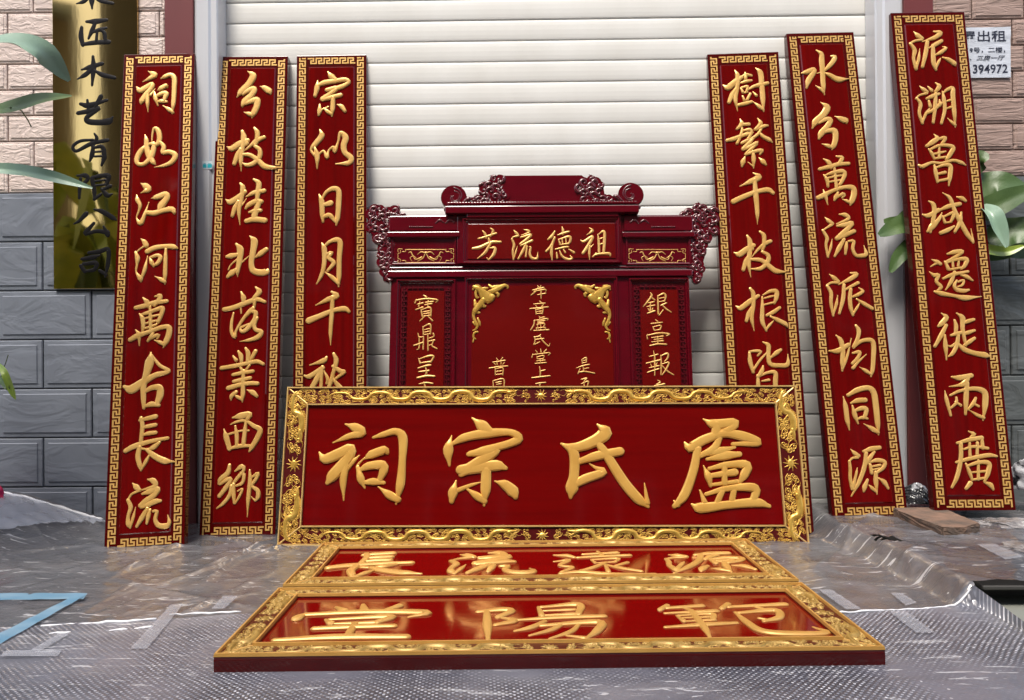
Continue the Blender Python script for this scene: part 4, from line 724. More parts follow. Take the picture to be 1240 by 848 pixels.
    for i in range(n):
        x = a + (b - a) * i / n; box(bm, x, x + (b - a) / n * .6, -.046, -.02, zc, zc + .011)
    bmobj('dentil_row', bm, mr, root)['kind'] = 'stuff'
    slab('crown_moulding', (543, 247.5, 770, 251), -.04, .045, mr, .003)
    out = [(604, 252), (560, 252), (562, 240), (580, 240), (584, 228), (592, 219), (603, 217), (606, 214), (704, 213.5), (709, 217), (722, 216), (730, 225), (732, 238), (750, 239), (752, 252)]
    bm = bmesh.new(); prism(bm, [U(*p) for p in out], -.012, .03); bmobj('crown_tablet', bm, mr, root)
    for cx, cy, r, s in ((550, 241.5, 15.5, -1), (763, 238.5, 15.5, 1)):
        c = U(cx, cy); k = pl.scale(cx, cy); bm = bmesh.new(); cyl(bm, c[0], c[1], r * k, -.03, .035, 32)
        bmesh.ops.bevel(bm, geom=[e for e in bm.edges if abs(e.verts[0].co.y - e.verts[1].co.y) < 1e-5], offset=.005, segments=2, affect='EDGES')
        bmobj('end_scroll', bm, mr, root)
        S = [spiral(c[0], c[1], r * k * .78, math.pi / 2, .8, .009, s, 12), spiral(c[0] + s * -.004, c[1], r * k * .5, math.pi / 2, .9, .008, s, 10)]
        kx = cx - s * 19; S.append([(*U(kx, cy + 2), 5.5 * k), (*U(kx + s * 2, cy + 2.5), 6 * k), (*U(kx + s * 7, cy + 7), 5 * k)])
        S.append([(*U(cx + s * 9, cy + 15), 6 * k), (*U(cx + s * 2, cy + 17), 7 * k), (*U(cx - s * 9, cy + 16), 5 * k)])
        ribbon_obj('scroll_carving', S, mc, root, -.029, .016, .5, .006, PROF_S)
    rng = random.Random(5)
    def carving(name, region, n, wpx, depth, y):
        """tight lacquered curls clipped to a pixel outline"""
        S = []; k = pl.scale(*region[0]); xs = [p[0] for p in region]; ys = [p[1] for p in region]
        def inside(x, y_):
            c = False; j = len(region) - 1
            for i in range(len(region)):
                (xi, yi), (xj, yj) = region[i], region[j]
                if (yi > y_) != (yj > y_) and x < (xj - xi) * (y_ - yi) / (yj - yi) + xi: c = not c
                j = i
            return c
        placed = []; discs = []
        for _ in range(n * 60):
            x, y_ = rng.uniform(min(xs), max(xs)), rng.uniform(min(ys), max(ys))
            if not inside(x, y_) or any(math.hypot(x - a, y_ - b) < wpx * 1.25 for a, b in placed): continue
            placed.append((x, y_)); r = wpx * rng.uniform(.8, 1.15) * k; c = U(x, y_)
            S.append(spiral(c[0], c[1], r, rng.uniform(0, 6.28), rng.uniform(.6, .95), r * .9, rng.choice((1, -1)), 9))
            if rng.random() < .5:
                a = rng.uniform(0, 6.28); S.append([(c[0] + math.cos(a) * r * .5, c[1] + math.sin(a) * r * .5, r * .5), (c[0] + math.cos(a + .5) * r * 1.3, c[1] + math.sin(a + .5) * r * 1.3, r * .5), (c[0] + math.cos(a + 1) * r * 1.7, c[1] + math.sin(a + 1) * r * 1.7, r * .16)])
            discs.append((c[0], c[1], r * 1.3))
            if len(placed) >= n: break
        bm = bmesh.new()
        for k_, (a, b, r_) in enumerate(discs): cyl(bm, a, b, r_, y - .0005 - (k_ % 7) * .0006, y + .022 + (k_ % 5) * .0007, 14)
        bmobj('carving_ground', bm, mr, root)['kind'] = 'stuff'
        ribbon_obj(name, S, mc, root, y, depth, .55, .006, PROF_S)
    for s in (0, 1):
        X = (lambda x: x) if s == 0 else (lambda x: 1312.5 - x)
        reg = [(X(582), 238), (X(585), 226), (X(594), 218), (X(606), 218), (X(612), 232), (X(610), 248), (X(580), 248)]
        carving('cloud_carving', reg, 16, 4.8, .010, -.014)
        carving('cloud_carving', [(X(562), 241), (X(582), 241), (X(582), 249), (X(560), 249)], 5, 4, .012, -.012)
        wing = [(446, 262), (449, 255), (458, 251), (470, 251), (482, 256), (490, 262), (552, 264), (552, 284), (482, 286), (479, 300), (477, 330), (470, 343), (464, 340), (461, 318), (457, 303), (458, 290), (450, 286), (446, 274)]
        bm = bmesh.new(); prism(bm, [U(X(p[0]), p[1]) for p in (wing if s == 0 else wing[::-1])], .0, .035); bmobj('wing_bracket', bm, mc, root)
        carving('wing_carving', [(X(447), 262), (X(450), 256), (X(458), 252), (X(470), 252), (X(482), 257), (X(492), 266), (X(486), 285), (X(458), 290), (X(448), 282)], 34, 5.2, .011, -.008)
        carving('wing_carving', [(X(459), 290), (X(476), 290), (X(476), 328), (X(469), 341), (X(465), 338), (X(462), 318)], 16, 4.6, .010, -.006)
        a, b = sorted((X(497), X(524))); S = []
        for i in range(12):
            q = U(a + (b - a) * i / 11, 276.5); S.append([(q[0] - .001, q[1], .008), (q[0] + .001, q[1], .008)])
        for xx in (533, 545): S.append([(*U(X(xx - 5), 272), .007), (*U(X(xx), 268), .009), (*U(X(xx + 5), 271), .007)])
        ribbon_obj('bead_row', S, mc, root, -.02, .008, .6, .006, PROF_S)
    # gold corner ornaments on the centre panel
    for s in (0, 1):
        def Q(x, y, w):
            px = 560 + x / 9.415; px = px if s == 0 else 1311.5 - px
            return (*U(px, 330 + y / 9.42, -.004), w / 9.42 * .0041 * 1.0)
        T = "130,165,40 200,200,70 260,270,120 300,300,110 340,280,70|150,160,24 120,195,22|150,150,22 195,155,20|190,190,30 260,185,34 285,178,22|165,200,30 150,240,32 165,290,30 185,285,16|300,225,40 360,210,60 420,180,60 480,150,40 520,165,26 512,182,20|300,145,20 345,175,36 400,165,44|380,230,34 410,250,36 402,272,26|350,160,20 420,160,34|245,310,60 200,370,70 150,430,60 125,490,36 140,550,34 170,610,34 150,650,22 120,662,14|140,320,26 150,380,44 165,430,30|225,350,40 245,390,40 262,385,24|160,460,24 195,460,22|175,525,20 195,575,28 200,605,16|120,570,20 145,600,20|175,680,18 135,690,24 125,740,24 150,760,16|130,745,16 120,795,18|240,230,30 320,250,40 350,300,30 290,345,30"
        S = [[Q(*q) for q in st] for st in raw(T)]
        ribbon_obj('corner_ornament', S, M['gold_relief'], root, -.004, .012, .5, .008)
    for G, y in ((SH_TOP, -.026), (SH_LEFT, -.006), (SH_RIGHT, -.006), (SH_MID, -.004)):
        for zk, txt in G: ribbon_obj('character', pl.strokes(zk, txt, y, 1.3), M['gold_pale'], root, y + .0001, .005, .5, .005, PROF_S)
shrine()
for zk, txt in BRASS:
    ribbon_obj('character', plB.strokes(zk, txt, 0.0, 1.95), M['ink'], BR_ROOT, .0, .0012, .2, .006, PROF_S)
# ---------------------------------------------------------------- plastic sheeting
rs = np.random.RandomState(4)
def vnoise(x, y, s, seed):
    g = np.random.RandomState(seed).rand(128, 128); x = x / s + 31.7; y = y / s + 17.3
    xi = np.floor(x).astype(int); yi = np.floor(y).astype(int); fx = x - xi; fy = y - yi; fx = fx * fx * (3 - 2 * fx); fy = fy * fy * (3 - 2 * fy)
    a = g[xi % 128, yi % 128]; b = g[(xi + 1) % 128, yi % 128]; c = g[xi % 128, (yi + 1) % 128]; d = g[(xi + 1) % 128, (yi + 1) % 128]
    return (a * (1 - fx) + b * fx) * (1 - fy) + (c * (1 - fx) + d * fx) * fy
def ridge(x, y, s, seed, ang=0, st=1):
    u = x * math.cos(ang) + y * math.sin(ang); v = -x * math.sin(ang) + y * math.cos(ang)
    u = u + .35 * s * (vnoise(x, y, s * 1.3, seed + 50) - .5); n = vnoise(u, v / st, s, seed); return (1 - np.abs(2 * n - 1)) ** 5
def sstep(t): t = np.clip(t, 0, 1); return t * t * (3 - 2 * t)
def seg_d(x, y, a, b):
    ax, ay = a; bx, by = b; dx, dy = bx - ax, by - ay; L2 = dx * dx + dy * dy
    t = np.clip(((x - ax) * dx + (y - ay) * dy) / L2, 0, 1); return np.hypot(x - ax - t * dx, y - ay - t * dy), t
FOLDS = [((230, 655), (130, 705), .010), ((335, 655), (250, 690), .018), ((350, 660), (180, 715), .010), ((340, 690), (195, 760), .007), ((190, 690), (80, 760), .006),
         ((240, 650), (330, 668), .012), ((400, 700), (220, 742), .005), ((990, 690), (1070, 640), .010), ((1040, 660), (1120, 700), .008), ((1005, 690), (1060, 720), .006),
         ((1100, 655), (1230, 690), .007), ((1190, 650), (1240, 690), .012), ((20, 640), (110, 700), .006), ((0, 680), (120, 660), .008), ((1020, 712), (1130, 690), .005),
         ((300, 672), (240, 712), .012), ((215, 668), (160, 690), .012)]
def base_h(x, y):
    e = 1.375 + .05 * np.sin(y * 3.1) + .03 * (y - 3)
    step = sstep((x - (e - .01)) / .095) * sstep((y - 2.45) / .045) * .082
    left = sstep((-1.95 - x) / .75) * sstep((y - 2.7) / .95) * .165
    return step + left
def make_sheet(name, x0, x1, y0, y1, nx, ny, z, keep, amp, m, fold=True, yedge=None):
    X, Y = np.meshgrid(np.linspace(x0, x1, nx), np.linspace(0, 1, ny))
    lo = np.full_like(X, y0); hi = yedge(X) if yedge else np.full_like(X, y1); Y = lo + (hi - lo) * Y
    H = base_h(X, Y) + z
    flat = 1 - .93 * (sstep((X + 1.0) / .12) * sstep((1.15 - X) / .12) * sstep((Y - 1.9) / .05) * sstep((3.3 - Y) / .1))
    H = H + flat * amp * (.008 * ridge(X, Y, .42, 1, .5, 2.2) + .007 * ridge(X, Y, .2, 2, 1.0, 3.5) + .004 * ridge(X, Y, .09, 3, -.4, 3) + .0022 * ridge(X, Y, .045, 5, .9, 2) + .005 * vnoise(X, Y, .3, 6))
    if fold:
        for a, b, h in FOLDS:
            p, q = atZ(*a), atZ(*b); d, t = seg_d(X, Y, (p.x, p.y), (q.x, q.y)); w = .014 + .01 * np.sin(t * 9)
            H += h * np.exp(-(d / w) ** 2) * np.sin(np.clip(t, .02, .98) * math.pi) ** .5 * flat
    idx = np.arange(nx * ny).reshape(ny, nx); Fc = []
    K = keep(X, Y)
    for j in range(ny - 1):
        for i in range(nx - 1):
            if K[j, i] and K[j + 1, i] and K[j, i + 1] and K[j + 1, i + 1]: Fc.append((idx[j, i], idx[j, i + 1], idx[j + 1, i + 1], idx[j + 1, i]))
    V = np.stack([X, Y, H], -1).reshape(-1, 3).tolist(); me = bpy.data.meshes.new(name); me.from_pydata(V, [], [tuple(int(k) for k in f) for f in Fc]); me.update()
    bm = bmesh.new(); bm.from_mesh(me); bmesh.ops.delete(bm, geom=[v for v in bm.verts if not v.link_faces], context='VERTS'); bm.to_mesh(me); bm.free()
    me.polygons.foreach_set('use_smooth', [True] * len(me.polygons)); return link(name, me, m), (lambda xx, yy: None)
def sheet_mat(name, ca, cb, rough, dots=False, alpha=.8):
    def build(t, b, co, N, L):
        tc = N('ShaderNodeTexCoord'); P = tc.outputs['Object']
        def noise(s, d, st=(1, 1, 1), dist=0, rot=0):
            mp = N('ShaderNodeMapping'); mp.inputs['Scale'].default_value = st; mp.inputs['Rotation'].default_value = (0, 0, rot); L(P, mp.inputs[0])
            n = N('ShaderNodeTexNoise'); n.inputs['Scale'].default_value = s; n.inputs['Detail'].default_value = d; n.inputs['Distortion'].default_value = dist; L(mp.outputs[0], n.inputs[0]); return n.outputs[0]
        def ramp(v, stops):
            r = N('ShaderNodeValToRGB'); cr_ = r.color_ramp
            while len(cr_.elements) < len(stops): cr_.elements.new(.5)
            for e, (p_, c_) in zip(cr_.elements, stops): e.position = p_; e.color = (*c_, 1)
            L(v, r.inputs[0]); return r.outputs[0]
        def math_(op, a, b_=None, c_=None):
            n = N('ShaderNodeMath'); n.operation = op
            for i, v in enumerate((a, b_, c_)):
                if v is None: continue
                if isinstance(v, (int, float)): n.inputs[i].default_value = v
                else: L(v, n.inputs[i])
            return n.outputs[0]
        basec = ramp(noise(1.3, 5), [(.35, ca), (.65, cb)])
        # dust specks, scuffs and scratch lines
        vo = N('ShaderNodeTexVoronoi'); vo.inputs['Scale'].default_value = 34; L(P, vo.inputs[0])
        speck = math_('LESS_THAN', vo.outputs['Distance'], math_('MULTIPLY', math_('GREATER_THAN', noise(9, 4), .56), .13))
        sc1 = math_('GREATER_THAN', noise(5, 8, (1, 9, 1), 1.2, .9), .655); sc2 = math_('GREATER_THAN', noise(6, 8, (1, 7, 1), 1.0, -.5), .665)
        w_ = math_('MINIMUM', math_('ADD', math_('ADD', speck, sc1), sc2), 1.0)
        haze = ramp(noise(2.2, 7, (1, 2, 1), .8, .7), [(.5, (0, 0, 0)), (.75, (1, 1, 1))])
        mx = N('ShaderNodeMixRGB'); L(math_('MULTIPLY', haze, .45), mx.inputs[0]); L(basec, mx.inputs[1]); mx.inputs[2].default_value = (.34, .34, .36, 1)
        m2 = N('ShaderNodeMixRGB'); L(math_('MULTIPLY', w_, .75), m2.inputs[0]); L(mx.outputs[0], m2.inputs[1]); m2.inputs[2].default_value = (.62, .62, .64, 1)
        out = m2.outputs[0]; hgt = math_('ADD', math_('MULTIPLY', noise(16, 7, (1, 1.7, 1), 1.8, .8), .9), math_('MULTIPLY', noise(48, 6, (1, 1, 1), 1.0), .35))
        if dots:                                # bubble wrap: a slanted lattice of small domes with painted glints
            mp = N('ShaderNodeMapping'); mp.inputs['Rotation'].default_value = (0, 0, .72); mp.inputs['Scale'].default_value = (74, 74, 74); L(P, mp.inputs[0])
            wob = N('ShaderNodeMixRGB'); wob.blend_type = 'ADD'; wob.inputs[0].default_value = .9; L(mp.outputs[0], wob.inputs[1]); 
            nn = N('ShaderNodeTexNoise'); nn.inputs['Scale'].default_value = 7; nn.inputs['Detail'].default_value = 3; L(P, nn.inputs[0]); L(nn.outputs['Color'], wob.inputs[2])
            sx = N('ShaderNodeSeparateXYZ'); L(wob.outputs[0], sx.inputs[0])
            f = lambda o: math_('ABSOLUTE', math_('SUBTRACT', math_('FRACT', o), .5))
            d = math_('SQRT', math_('ADD', math_('POWER', f(sx.outputs[0]), 2), math_('POWER', f(sx.outputs[1]), 2)))
            dome = math_('SUBTRACT', 1, math_('MINIMUM', math_('MULTIPLY', d, 2.3), 1.0))
            fl = N('ShaderNodeVectorMath'); fl.operation = 'FLOOR'; L(wob.outputs[0], fl.inputs[0]); wn = N('ShaderNodeTexWhiteNoise'); wn.noise_dimensions = '2D'; L(fl.outputs[0], wn.inputs['Vector']); rnd = wn.outputs['Value']
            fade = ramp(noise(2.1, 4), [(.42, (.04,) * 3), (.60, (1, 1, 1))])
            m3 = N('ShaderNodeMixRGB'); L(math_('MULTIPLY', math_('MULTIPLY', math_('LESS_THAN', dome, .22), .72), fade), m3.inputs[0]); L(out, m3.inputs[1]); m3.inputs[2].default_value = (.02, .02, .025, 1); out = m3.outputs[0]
            m4 = N('ShaderNodeMixRGB'); L(math_('MULTIPLY', math_('MULTIPLY', math_('GREATER_THAN', dome, .45), math_('POWER', rnd, 1.3)), fade), m4.inputs[0]); L(out, m4.inputs[1]); m4.inputs[2].default_value = (.8, .8, .86, 1); out = m4.outputs[0]  # random white glint per dome, painted into the base colour
            hgt = math_('ADD', math_('MULTIPLY', hgt, .5), math_('MULTIPLY', math_('MULTIPLY', dome, fade), .9))
        L(out, b.inputs['Base Color']); bp = N('ShaderNodeBump'); bp.inputs['Strength'].default_value = .55; bp.inputs['Distance'].default_value = .010
        L(hgt, bp.inputs['Height']); L(bp.outputs[0], b.inputs['Normal'])
        b2 = N('ShaderNodeBump'); b2.inputs['Strength'].default_value = .5 if dots else .3; b2.inputs['Distance'].default_value = .012
        L(hgt if dots else math_('ADD', noise(5, 3, (1, 2.2, 1), 1.2, .7), math_('MULTIPLY', noise(22, 4, (1, 2.5, 1), 2.0, .9), .25)), b2.inputs['Height']); L(b2.outputs[0], b.inputs['Coat Normal']); b.inputs['Coat IOR'].default_value = 1.6
    return mat(name, ca, rough, coat=.45 if dots else 1.0, spec=.5, build=build, alpha=alpha)
M['sheet'] = sheet_mat('dusty clear polythene', (.075, .082, .102), (.150, .138, .142), .35)
M['bubble'] = sheet_mat('bubble wrap film', (.10, .105, .13), (.19, .19, .225), .35, True, .92)
M['film_edge'] = mat('white folded film edge', (.72, .73, .76), .3); M['tape'] = mat('clear packing tape', (.42, .43, .47), .2, alpha=.42); M['blue_tape'] = mat('blue tape', (.13, .30, .45), .3, alpha=.75, noise=((.25, .40, .52), 6, (1, 3, 1), .2))
e1 = [atZ(*p) for p in ((-60, 770), (50, 764), (197, 757), (300, 749), (620, 745), (1020, 749), (1110, 745), (1182, 739), (1215, 762), (1260, 790), (1320, 805))]
ex, ey = [p.x for p in e1], [p.y for p in e1]
edge_y = lambda X: np.interp(X, [-5] + ex + [5], [ey[0] + .05] + ey + [ey[-1] - .2])
def keep_back(X, Y):
    k = ~((X > 1.50) & (Y < 2.49)); k &= Y > edge_y(X) - .10
    h = atZ(1072, 672, .03); th = np.arctan2(Y - h.y, X - h.x); r = np.hypot((X - h.x) * 1.1 + (Y - h.y) * .35, (Y - h.y) * .45); k &= r > .020 + .012 * np.sin(th * 5) + .006 * np.sin(th * 11 + 1)
    return k
sb, _ = make_sheet('plastic_sheet', -3.3, 3.3, 1.9, 3.79, 560, 200, .005, keep_back, 1.0, M['sheet'])
tag(sb, 'wrinkled dusty clear plastic sheet under the standing boards, torn at right', 'plastic sheet')
sf, _ = make_sheet('bubble_wrap', -3.3, 3.3, 1.0, 2.3, 420, 110, .016, lambda X, Y: np.ones_like(X, bool), .45, M['bubble'], False, edge_y)
tag(sf, 'sheet of grey bubble wrap across the foreground under the nearest plaque', 'bubble wrap')
def hz(x, y, z=.005):
    return float(base_h(np.array([x]), np.array([y]))[0]) + z
def edge_line(pts, r, parent, z=.018, jit=.004, zb=0.0):
    P = [atZ(px, py, zb) for px, py in pts]; Q = []; rg = random.Random(len(pts) * 7)
    for a, b in zip(P, P[1:]):
        n = max(3, int((b - a).length / .02))
        for i in range(n): c = a.lerp(b, i / n); Q.append((c.x, c.y + rg.uniform(-jit, jit) * .6, (hz(c.x, c.y, 0) if not zb else zb) + z + rg.uniform(0, jit)))
    V, Fc = [], []; tube(V, Fc, Q, [r * rg.uniform(.5, 1.3) for _ in Q], 6); return mesh('folded_edge', V, Fc, M['film_edge'], parent, True)
edge_line([(50, 766), (120, 762), (198, 757)], .0045, sf); edge_line([(205, 752), (300, 748)], .0035, sf); edge_line([(985, 750), (1020, 749), (1110, 745), (1182, 739)], .0035, sf)
edge_line([(60, 775), (130, 772), (195, 766)], .006, sf, .014, .006)
# rising white edge of the sheet along the left wall
V, Fc = [], []; Q = []; rg = random.Random(2)
for i, (px, py) in enumerate(((-40, 588), (0, 603), (30, 618), (70, 630), (105, 635), (128, 637))):
    q = atY(px, py, 3.72); Q.append(Vector((q.x, q.y, max(q.z, hz(q.x, q.y, 0) + .02))))
Q2 = []
for a, b in zip(Q, Q[1:]):
    for i in range(6): c = a.lerp(b, i / 6); Q2.append((c.x, c.y + rg.uniform(-.004, .004), c.z + rg.uniform(-.002, .002)))
tube(V, Fc, Q2, [.008 * rg.uniform(.6, 1.3) for _ in Q2], 7); mesh('folded_edge', V, Fc, M['film_edge'], sb, True)
# bright thrown up flap of film at the left wall
def patch(name, corners, nx, ny, amp, m, parent, seed, world=True, thick=0):
    c = [Vector(p) for p in corners]; V, Fc = [], []; g = random.Random(seed); ph = [g.uniform(0, 6) for _ in range(6)]
    for j in range(ny + 1):
        for i in range(nx + 1):
            s, t = i / nx, j / ny; p = c[0].lerp(c[1], s).lerp(c[3].lerp(c[2], s), t)
            p.z += amp * (math.sin(s * 9 + ph[0] + t * 3) * math.sin(t * 7 + ph[1]) + .5 * math.sin(s * 21 + ph[2]) * math.sin(t * 17 + ph[3]) + g.uniform(-.15, .15)); V.append(p)
    for j in range(ny):
        for i in range(nx): a = j * (nx + 1) + i; Fc.append((a, a + 1, a + nx + 2, a + nx + 1))
    return mesh(name, V, Fc, m, parent, True)
M['film_white'] = mat('milky plastic film', (.60, .64, .74), .2, alpha=.42, bump=(60, (1, 1, 1), .4, .004))
a = atY(-60, 590, 3.68); b = atY(112, 637, 3.68); c_ = atZ(60, 668, .03); d = atZ(-80, 690, .05)
V, Fc = [], []; rg = random.Random(6); nx_, ny_ = 60, 26
for j in range(ny_ + 1):
    for i in range(nx_ + 1):
        x = -3.2 + 1.13 * i / nx_; y = 3.30 + .40 * j / ny_ - .06 * math.sin(i * .21) * (1 - j / ny_); t = i / nx_
        V.append((x, y, hz(x, y, 0) + .027 + .006 * math.sin(i * .9 + j * .4) * math.sin(j * .7) + .012 * (1 - t) * math.sin(i * .33 + 1) + rg.uniform(0, .004)))
for j in range(ny_):
    for i in range(nx_):
        if i / nx_ < .75 + .25 * j / ny_: a = j * (nx_ + 1) + i; Fc.append((a, a + 1, a + nx_ + 2, a + nx_ + 1))
mesh('film_flap', V, Fc, M['film_white'], sb, True)
# tape
def tape(px, label, m, name='tape_strip', z=.022):
    P = [atZ(*p) for p in px]; V = []; n = 10; Fc = []
    for i in range(n + 1):
        for a, b in ((P[0], P[3]), (P[1], P[2])):
            c = a.lerp(b, i / n); V.append((c.x, c.y, hz(c.x, c.y, 0) + z + .001 * math.sin(i * 2.3)))
    for i in range(n): Fc.append((2 * i, 2 * i + 1, 2 * i + 3, 2 * i + 2))
    Z = [(v[0], v[1], v[2] + .0006) for v in V]; k = len(V)
    return tag(mesh(name, Z, Fc, m), label, 'tape')
tape([(-30, 725), (105, 725), (101, 733), (-30, 736)][0:4] and [(-30, 726), (-30, 735), (101, 733), (106, 726)], 'long blue tape strip running level at the left edge', M['blue_tape'])
tape([(106, 728), (93, 728), (-12, 783), (0, 790)], 'blue tape strip slanting down from the end of the level one', M['blue_tape'], z=.024)
tape([(207, 742), (222, 742), (178, 797), (158, 797)], 'clear tape strip slanting under the white folded edge, left foreground', M['tape'], z=.027)
tape([(271, 731), (289, 731), (272, 747), (256, 747)], 'short clear tape strip beside the left corner of the nearest plaque', M['tape'], z=.027)
tape([(72, 778), (86, 778), (50, 799), (37, 799)], 'clear tape strip nearest the lower left corner', M['tape'], z=.027)
tape([(8, 800), (75, 800), (70, 807), (0, 807)], 'clear tape strip lying level at the lower left edge', M['tape'], z=.029)
tape([(1077, 751), (1097, 751), (1132, 777), (1109, 777)], 'clear tape strip right of the nearest plaque, on the bubble wrap', M['tape'], z=.027)
tape([(991, 721), (1007, 721), (1043, 745), (1024, 745)], 'clear tape strip beside the back right corner of the nearest plaque', M['tape'], z=.020)
tape([(1078, 725), (1092, 725), (1110, 737), (1097, 741)], 'short clear tape strip between the plaque and the step at right', M['tape'], z=.020)
tape([(1183, 691), (1204, 690), (1240, 708), (1218, 712)], 'clear tape strip on the raised platform at the right edge', M['tape'], z=.02)
# ---------------------------------------------------------------- brick under the last couplet board
bm = bmesh.new(); P = [atZ(x, y, .13) for x, y in ((1097, 615), (1143, 639), (1160, 641), (1186, 631), (1176, 616))]
P[0] = Vector((1.905, 3.47, 0)); P = [(p.x, p.y) for p in (atZ(*q, .085) for q in ((1090, 632), (1141, 653), (1168, 653), (1187, 647)))]; P = [(P[0][0] + .01, 3.48)] + P + [(P[3][0] + .02, 3.48)]
lo = [bm.verts.new((p[0], p[1], .08)) for p in P]; hi = [bm.verts.new((p[0], p[1], .133)) for p in P]
for i in range(6): bm.faces.new((lo[i], lo[(i + 1) % 6], hi[(i + 1) % 6], hi[i]))
bm.faces.new(hi); bm.faces.new(lo[::-1]); bmesh.ops.bevel(bm, geom=bm.edges[:], offset=.006, segments=2, affect='EDGES'); bmesh.ops.triangulate(bm, faces=bm.faces[:]); bmesh.ops.subdivide_edges(bm, edges=bm.edges[:], cuts=5, use_grid_fill=True); rg = random.Random(4)
for v in bm.verts: v.co += Vector((rg.gauss(0, .0012), rg.gauss(0, .0012), rg.gauss(0, .0008) if v.co.z < .131 else -abs(rg.gauss(0, .0012))))
tag(bmobj('paving_stone', bm, M['brick']), 'worn brown paving stone propping the rightmost couplet board', 'paving stone')
# ---------------------------------------------------------------- crumpled film and foil
def crumple(name, c, r, m, seed, label, cat, sub=5):
    bm = bmesh.new(); bmesh.ops.create_icosphere(bm, subdivisions=sub, radius=1); g = np.random.RandomState(seed); dirs = g.randn(26, 3); dirs /= np.linalg.norm(dirs, axis=1)[:, None]; off = g.uniform(.55, 1.0, 26)
    for v in bm.verts:
        p = np.array(v.co); k = 1.0
        dd = dirs @ p; q = (off[dd > .2] / dd[dd > .2]); k = min(k, q.min() if len(q) else 1)
        k *= 1 + .08 * math.sin(p[0] * 13 + p[1] * 9) * math.sin(p[2] * 11 + p[0] * 5)
        v.co = Vector((p[0] * r[0] * k, p[1] * r[1] * k, max(p[2] * r[2] * k, -.3 * r[2])))
    o = bmobj(name, bm, m, None, False); o.location = c; return tag(o, label, cat)
M['foil'] = mat('black and silver foil film', (.03, .03, .035), .12, metal=0, spec=1, noise=((.55, .56, .6), 9, (1, 1, 1), .02), bump=(14, (1, 1, 1), .7, .02))
M['crumple'] = mat('crumpled clear film', (.36, .35, .36), .14, spec=.9, noise=((.16, .14, .13), 5, (1, 1, 1), .15), bump=(12, (1, 1, 2), .9, .03), alpha=.85)
p = atY(1112, 603, 3.64); crumple('foil_bundle', p, (.10, .07, .07), M['foil'], 3, 'crumpled black and silver film bundle between the two rightmost couplet boards', 'plastic bundle')
p = atY(1250, 580, 3.55); crumple('foil_bundle', p, (.11, .09, .17), M['foil'], 9, 'crumpled black and silver film bundle at the right edge behind the last board', 'plastic bundle')
p = atZ(1225, 632, .1); crumple('crumpled_film', (p.x + .02, p.y, .085), (.21, .10, .045), M['crumple'], 5, 'heap of crumpled clear film right of the paving stone', 'plastic film')
p = atZ(1245, 668, .09); crumple('crumpled_film', (p.x + .05, p.y, .085), (.20, .13, .035), M['crumple'], 15, 'low crumple of clear film at the right edge in front of the heap', 'plastic film')
M['magenta'] = mat('magenta cloth', (.50, .01, .08), .7, bump=(20, (1, 1, 1), .5, .01))
p = atY(-20, 600, 3.6); crumple('cloth_bundle', p, (.10, .08, .11), M['magenta'], 21, 'magenta cloth bundle just showing at the left edge by the wall', 'cloth')
# ---------------------------------------------------------------- plants
def blade(pts, wmax, m, parent, fold=.25, twist=0.0, n=18, kind='lance', wav=0.0):
    """pts: three or four 3-D points of the midrib; width runs across in the picture-facing plane"""
    P = [np.array(p) for p in pts]; V, Fc = [], []; k = len(P) - 1; Q = [2 * P[0] - P[1]] + P + [2 * P[-1] - P[-2]]; C_ = []
    for i in range(n + 1):
        t = i / n * k; s = min(int(t), k - 1); f = t - s; a, b, c, d = Q[s], Q[s + 1], Q[s + 2], Q[s + 3]
        C_.append(.5 * ((2 * b) + (c - a) * f + (2 * a - 5 * b + 4 * c - d) * f * f + (3 * b - 3 * c + d - a) * f ** 3))
    nw = 8
    for i in range(n + 1):
        t = i / n; tan = C_[min(i + 1, n)] - C_[max(i - 1, 0)]; tan /= np.linalg.norm(tan)
        side = np.cross(tan, np.array([math.sin(twist), -math.cos(twist), .35])); side /= np.linalg.norm(side); nor = np.cross(side, tan)
        w = wmax * (math.sin(math.pi * min(1, t * .93 + .05)) ** (.75 if kind == 'lance' else .5)) * (1 if kind == 'lance' else 1 - .3 * t)
        for j in range(nw + 1):
            q = (j / nw - .5) * 2; V.append(C_[i] + side * (w / 2 * q) + nor * (fold * w / 2 * abs(q) + wav * w * math.sin(t * 14 + q * 2) * abs(q)))
    for i in range(n):
        for j in range(nw): a = i * (nw + 1) + j; Fc.append((a, a + 1, a + nw + 2, a + nw + 1))
    return mesh('leaf', V, Fc, m, parent, True)
def stem(pts, r, parent, nm='stem'):
    V, Fc = [], []; tube(V, Fc, pts, r, 7); return mesh(nm, V, Fc, M['stem'], parent, True)
pl1 = empty('potted_plant', loc=(-2.62, 2.75, 0)); tag(pl1, 'broad leaved potted plant whose long leaves reach in at the left edge', 'plant')
pinv = Matrix.Translation((-pl1.location).to_tuple())
loc = lambda v: tuple(Vector(v) - pl1.location)
def L_(pts, w, m, **k): return blade([loc(atY(*p)) for p in pts], w, m, pl1, **k)
L_([(-30, 55, 2.75), (10, 52, 2.9), (50, 62, 3.0), (84, 98, 3.1)], .12, M['leaf_pale'], fold=.15)
L_([(-30, 138, 2.8), (10, 132, 2.9), (50, 120, 3.0), (87, 116, 3.1)], .08, M['leaf'], fold=.2)
L_([(-30, 205, 2.9), (10, 206, 2.95), (60, 214, 3.05), (112, 228, 3.1)], .06, M['leaf_pale'], fold=.35)
stem([loc(atY(*p)) for p in ((12, 130, 2.9), (26, 134, 3.0), (34, 146, 3.05), (38, 154, 3.05))], .0025, pl1, 'tendril')
gp = random.Random(12)
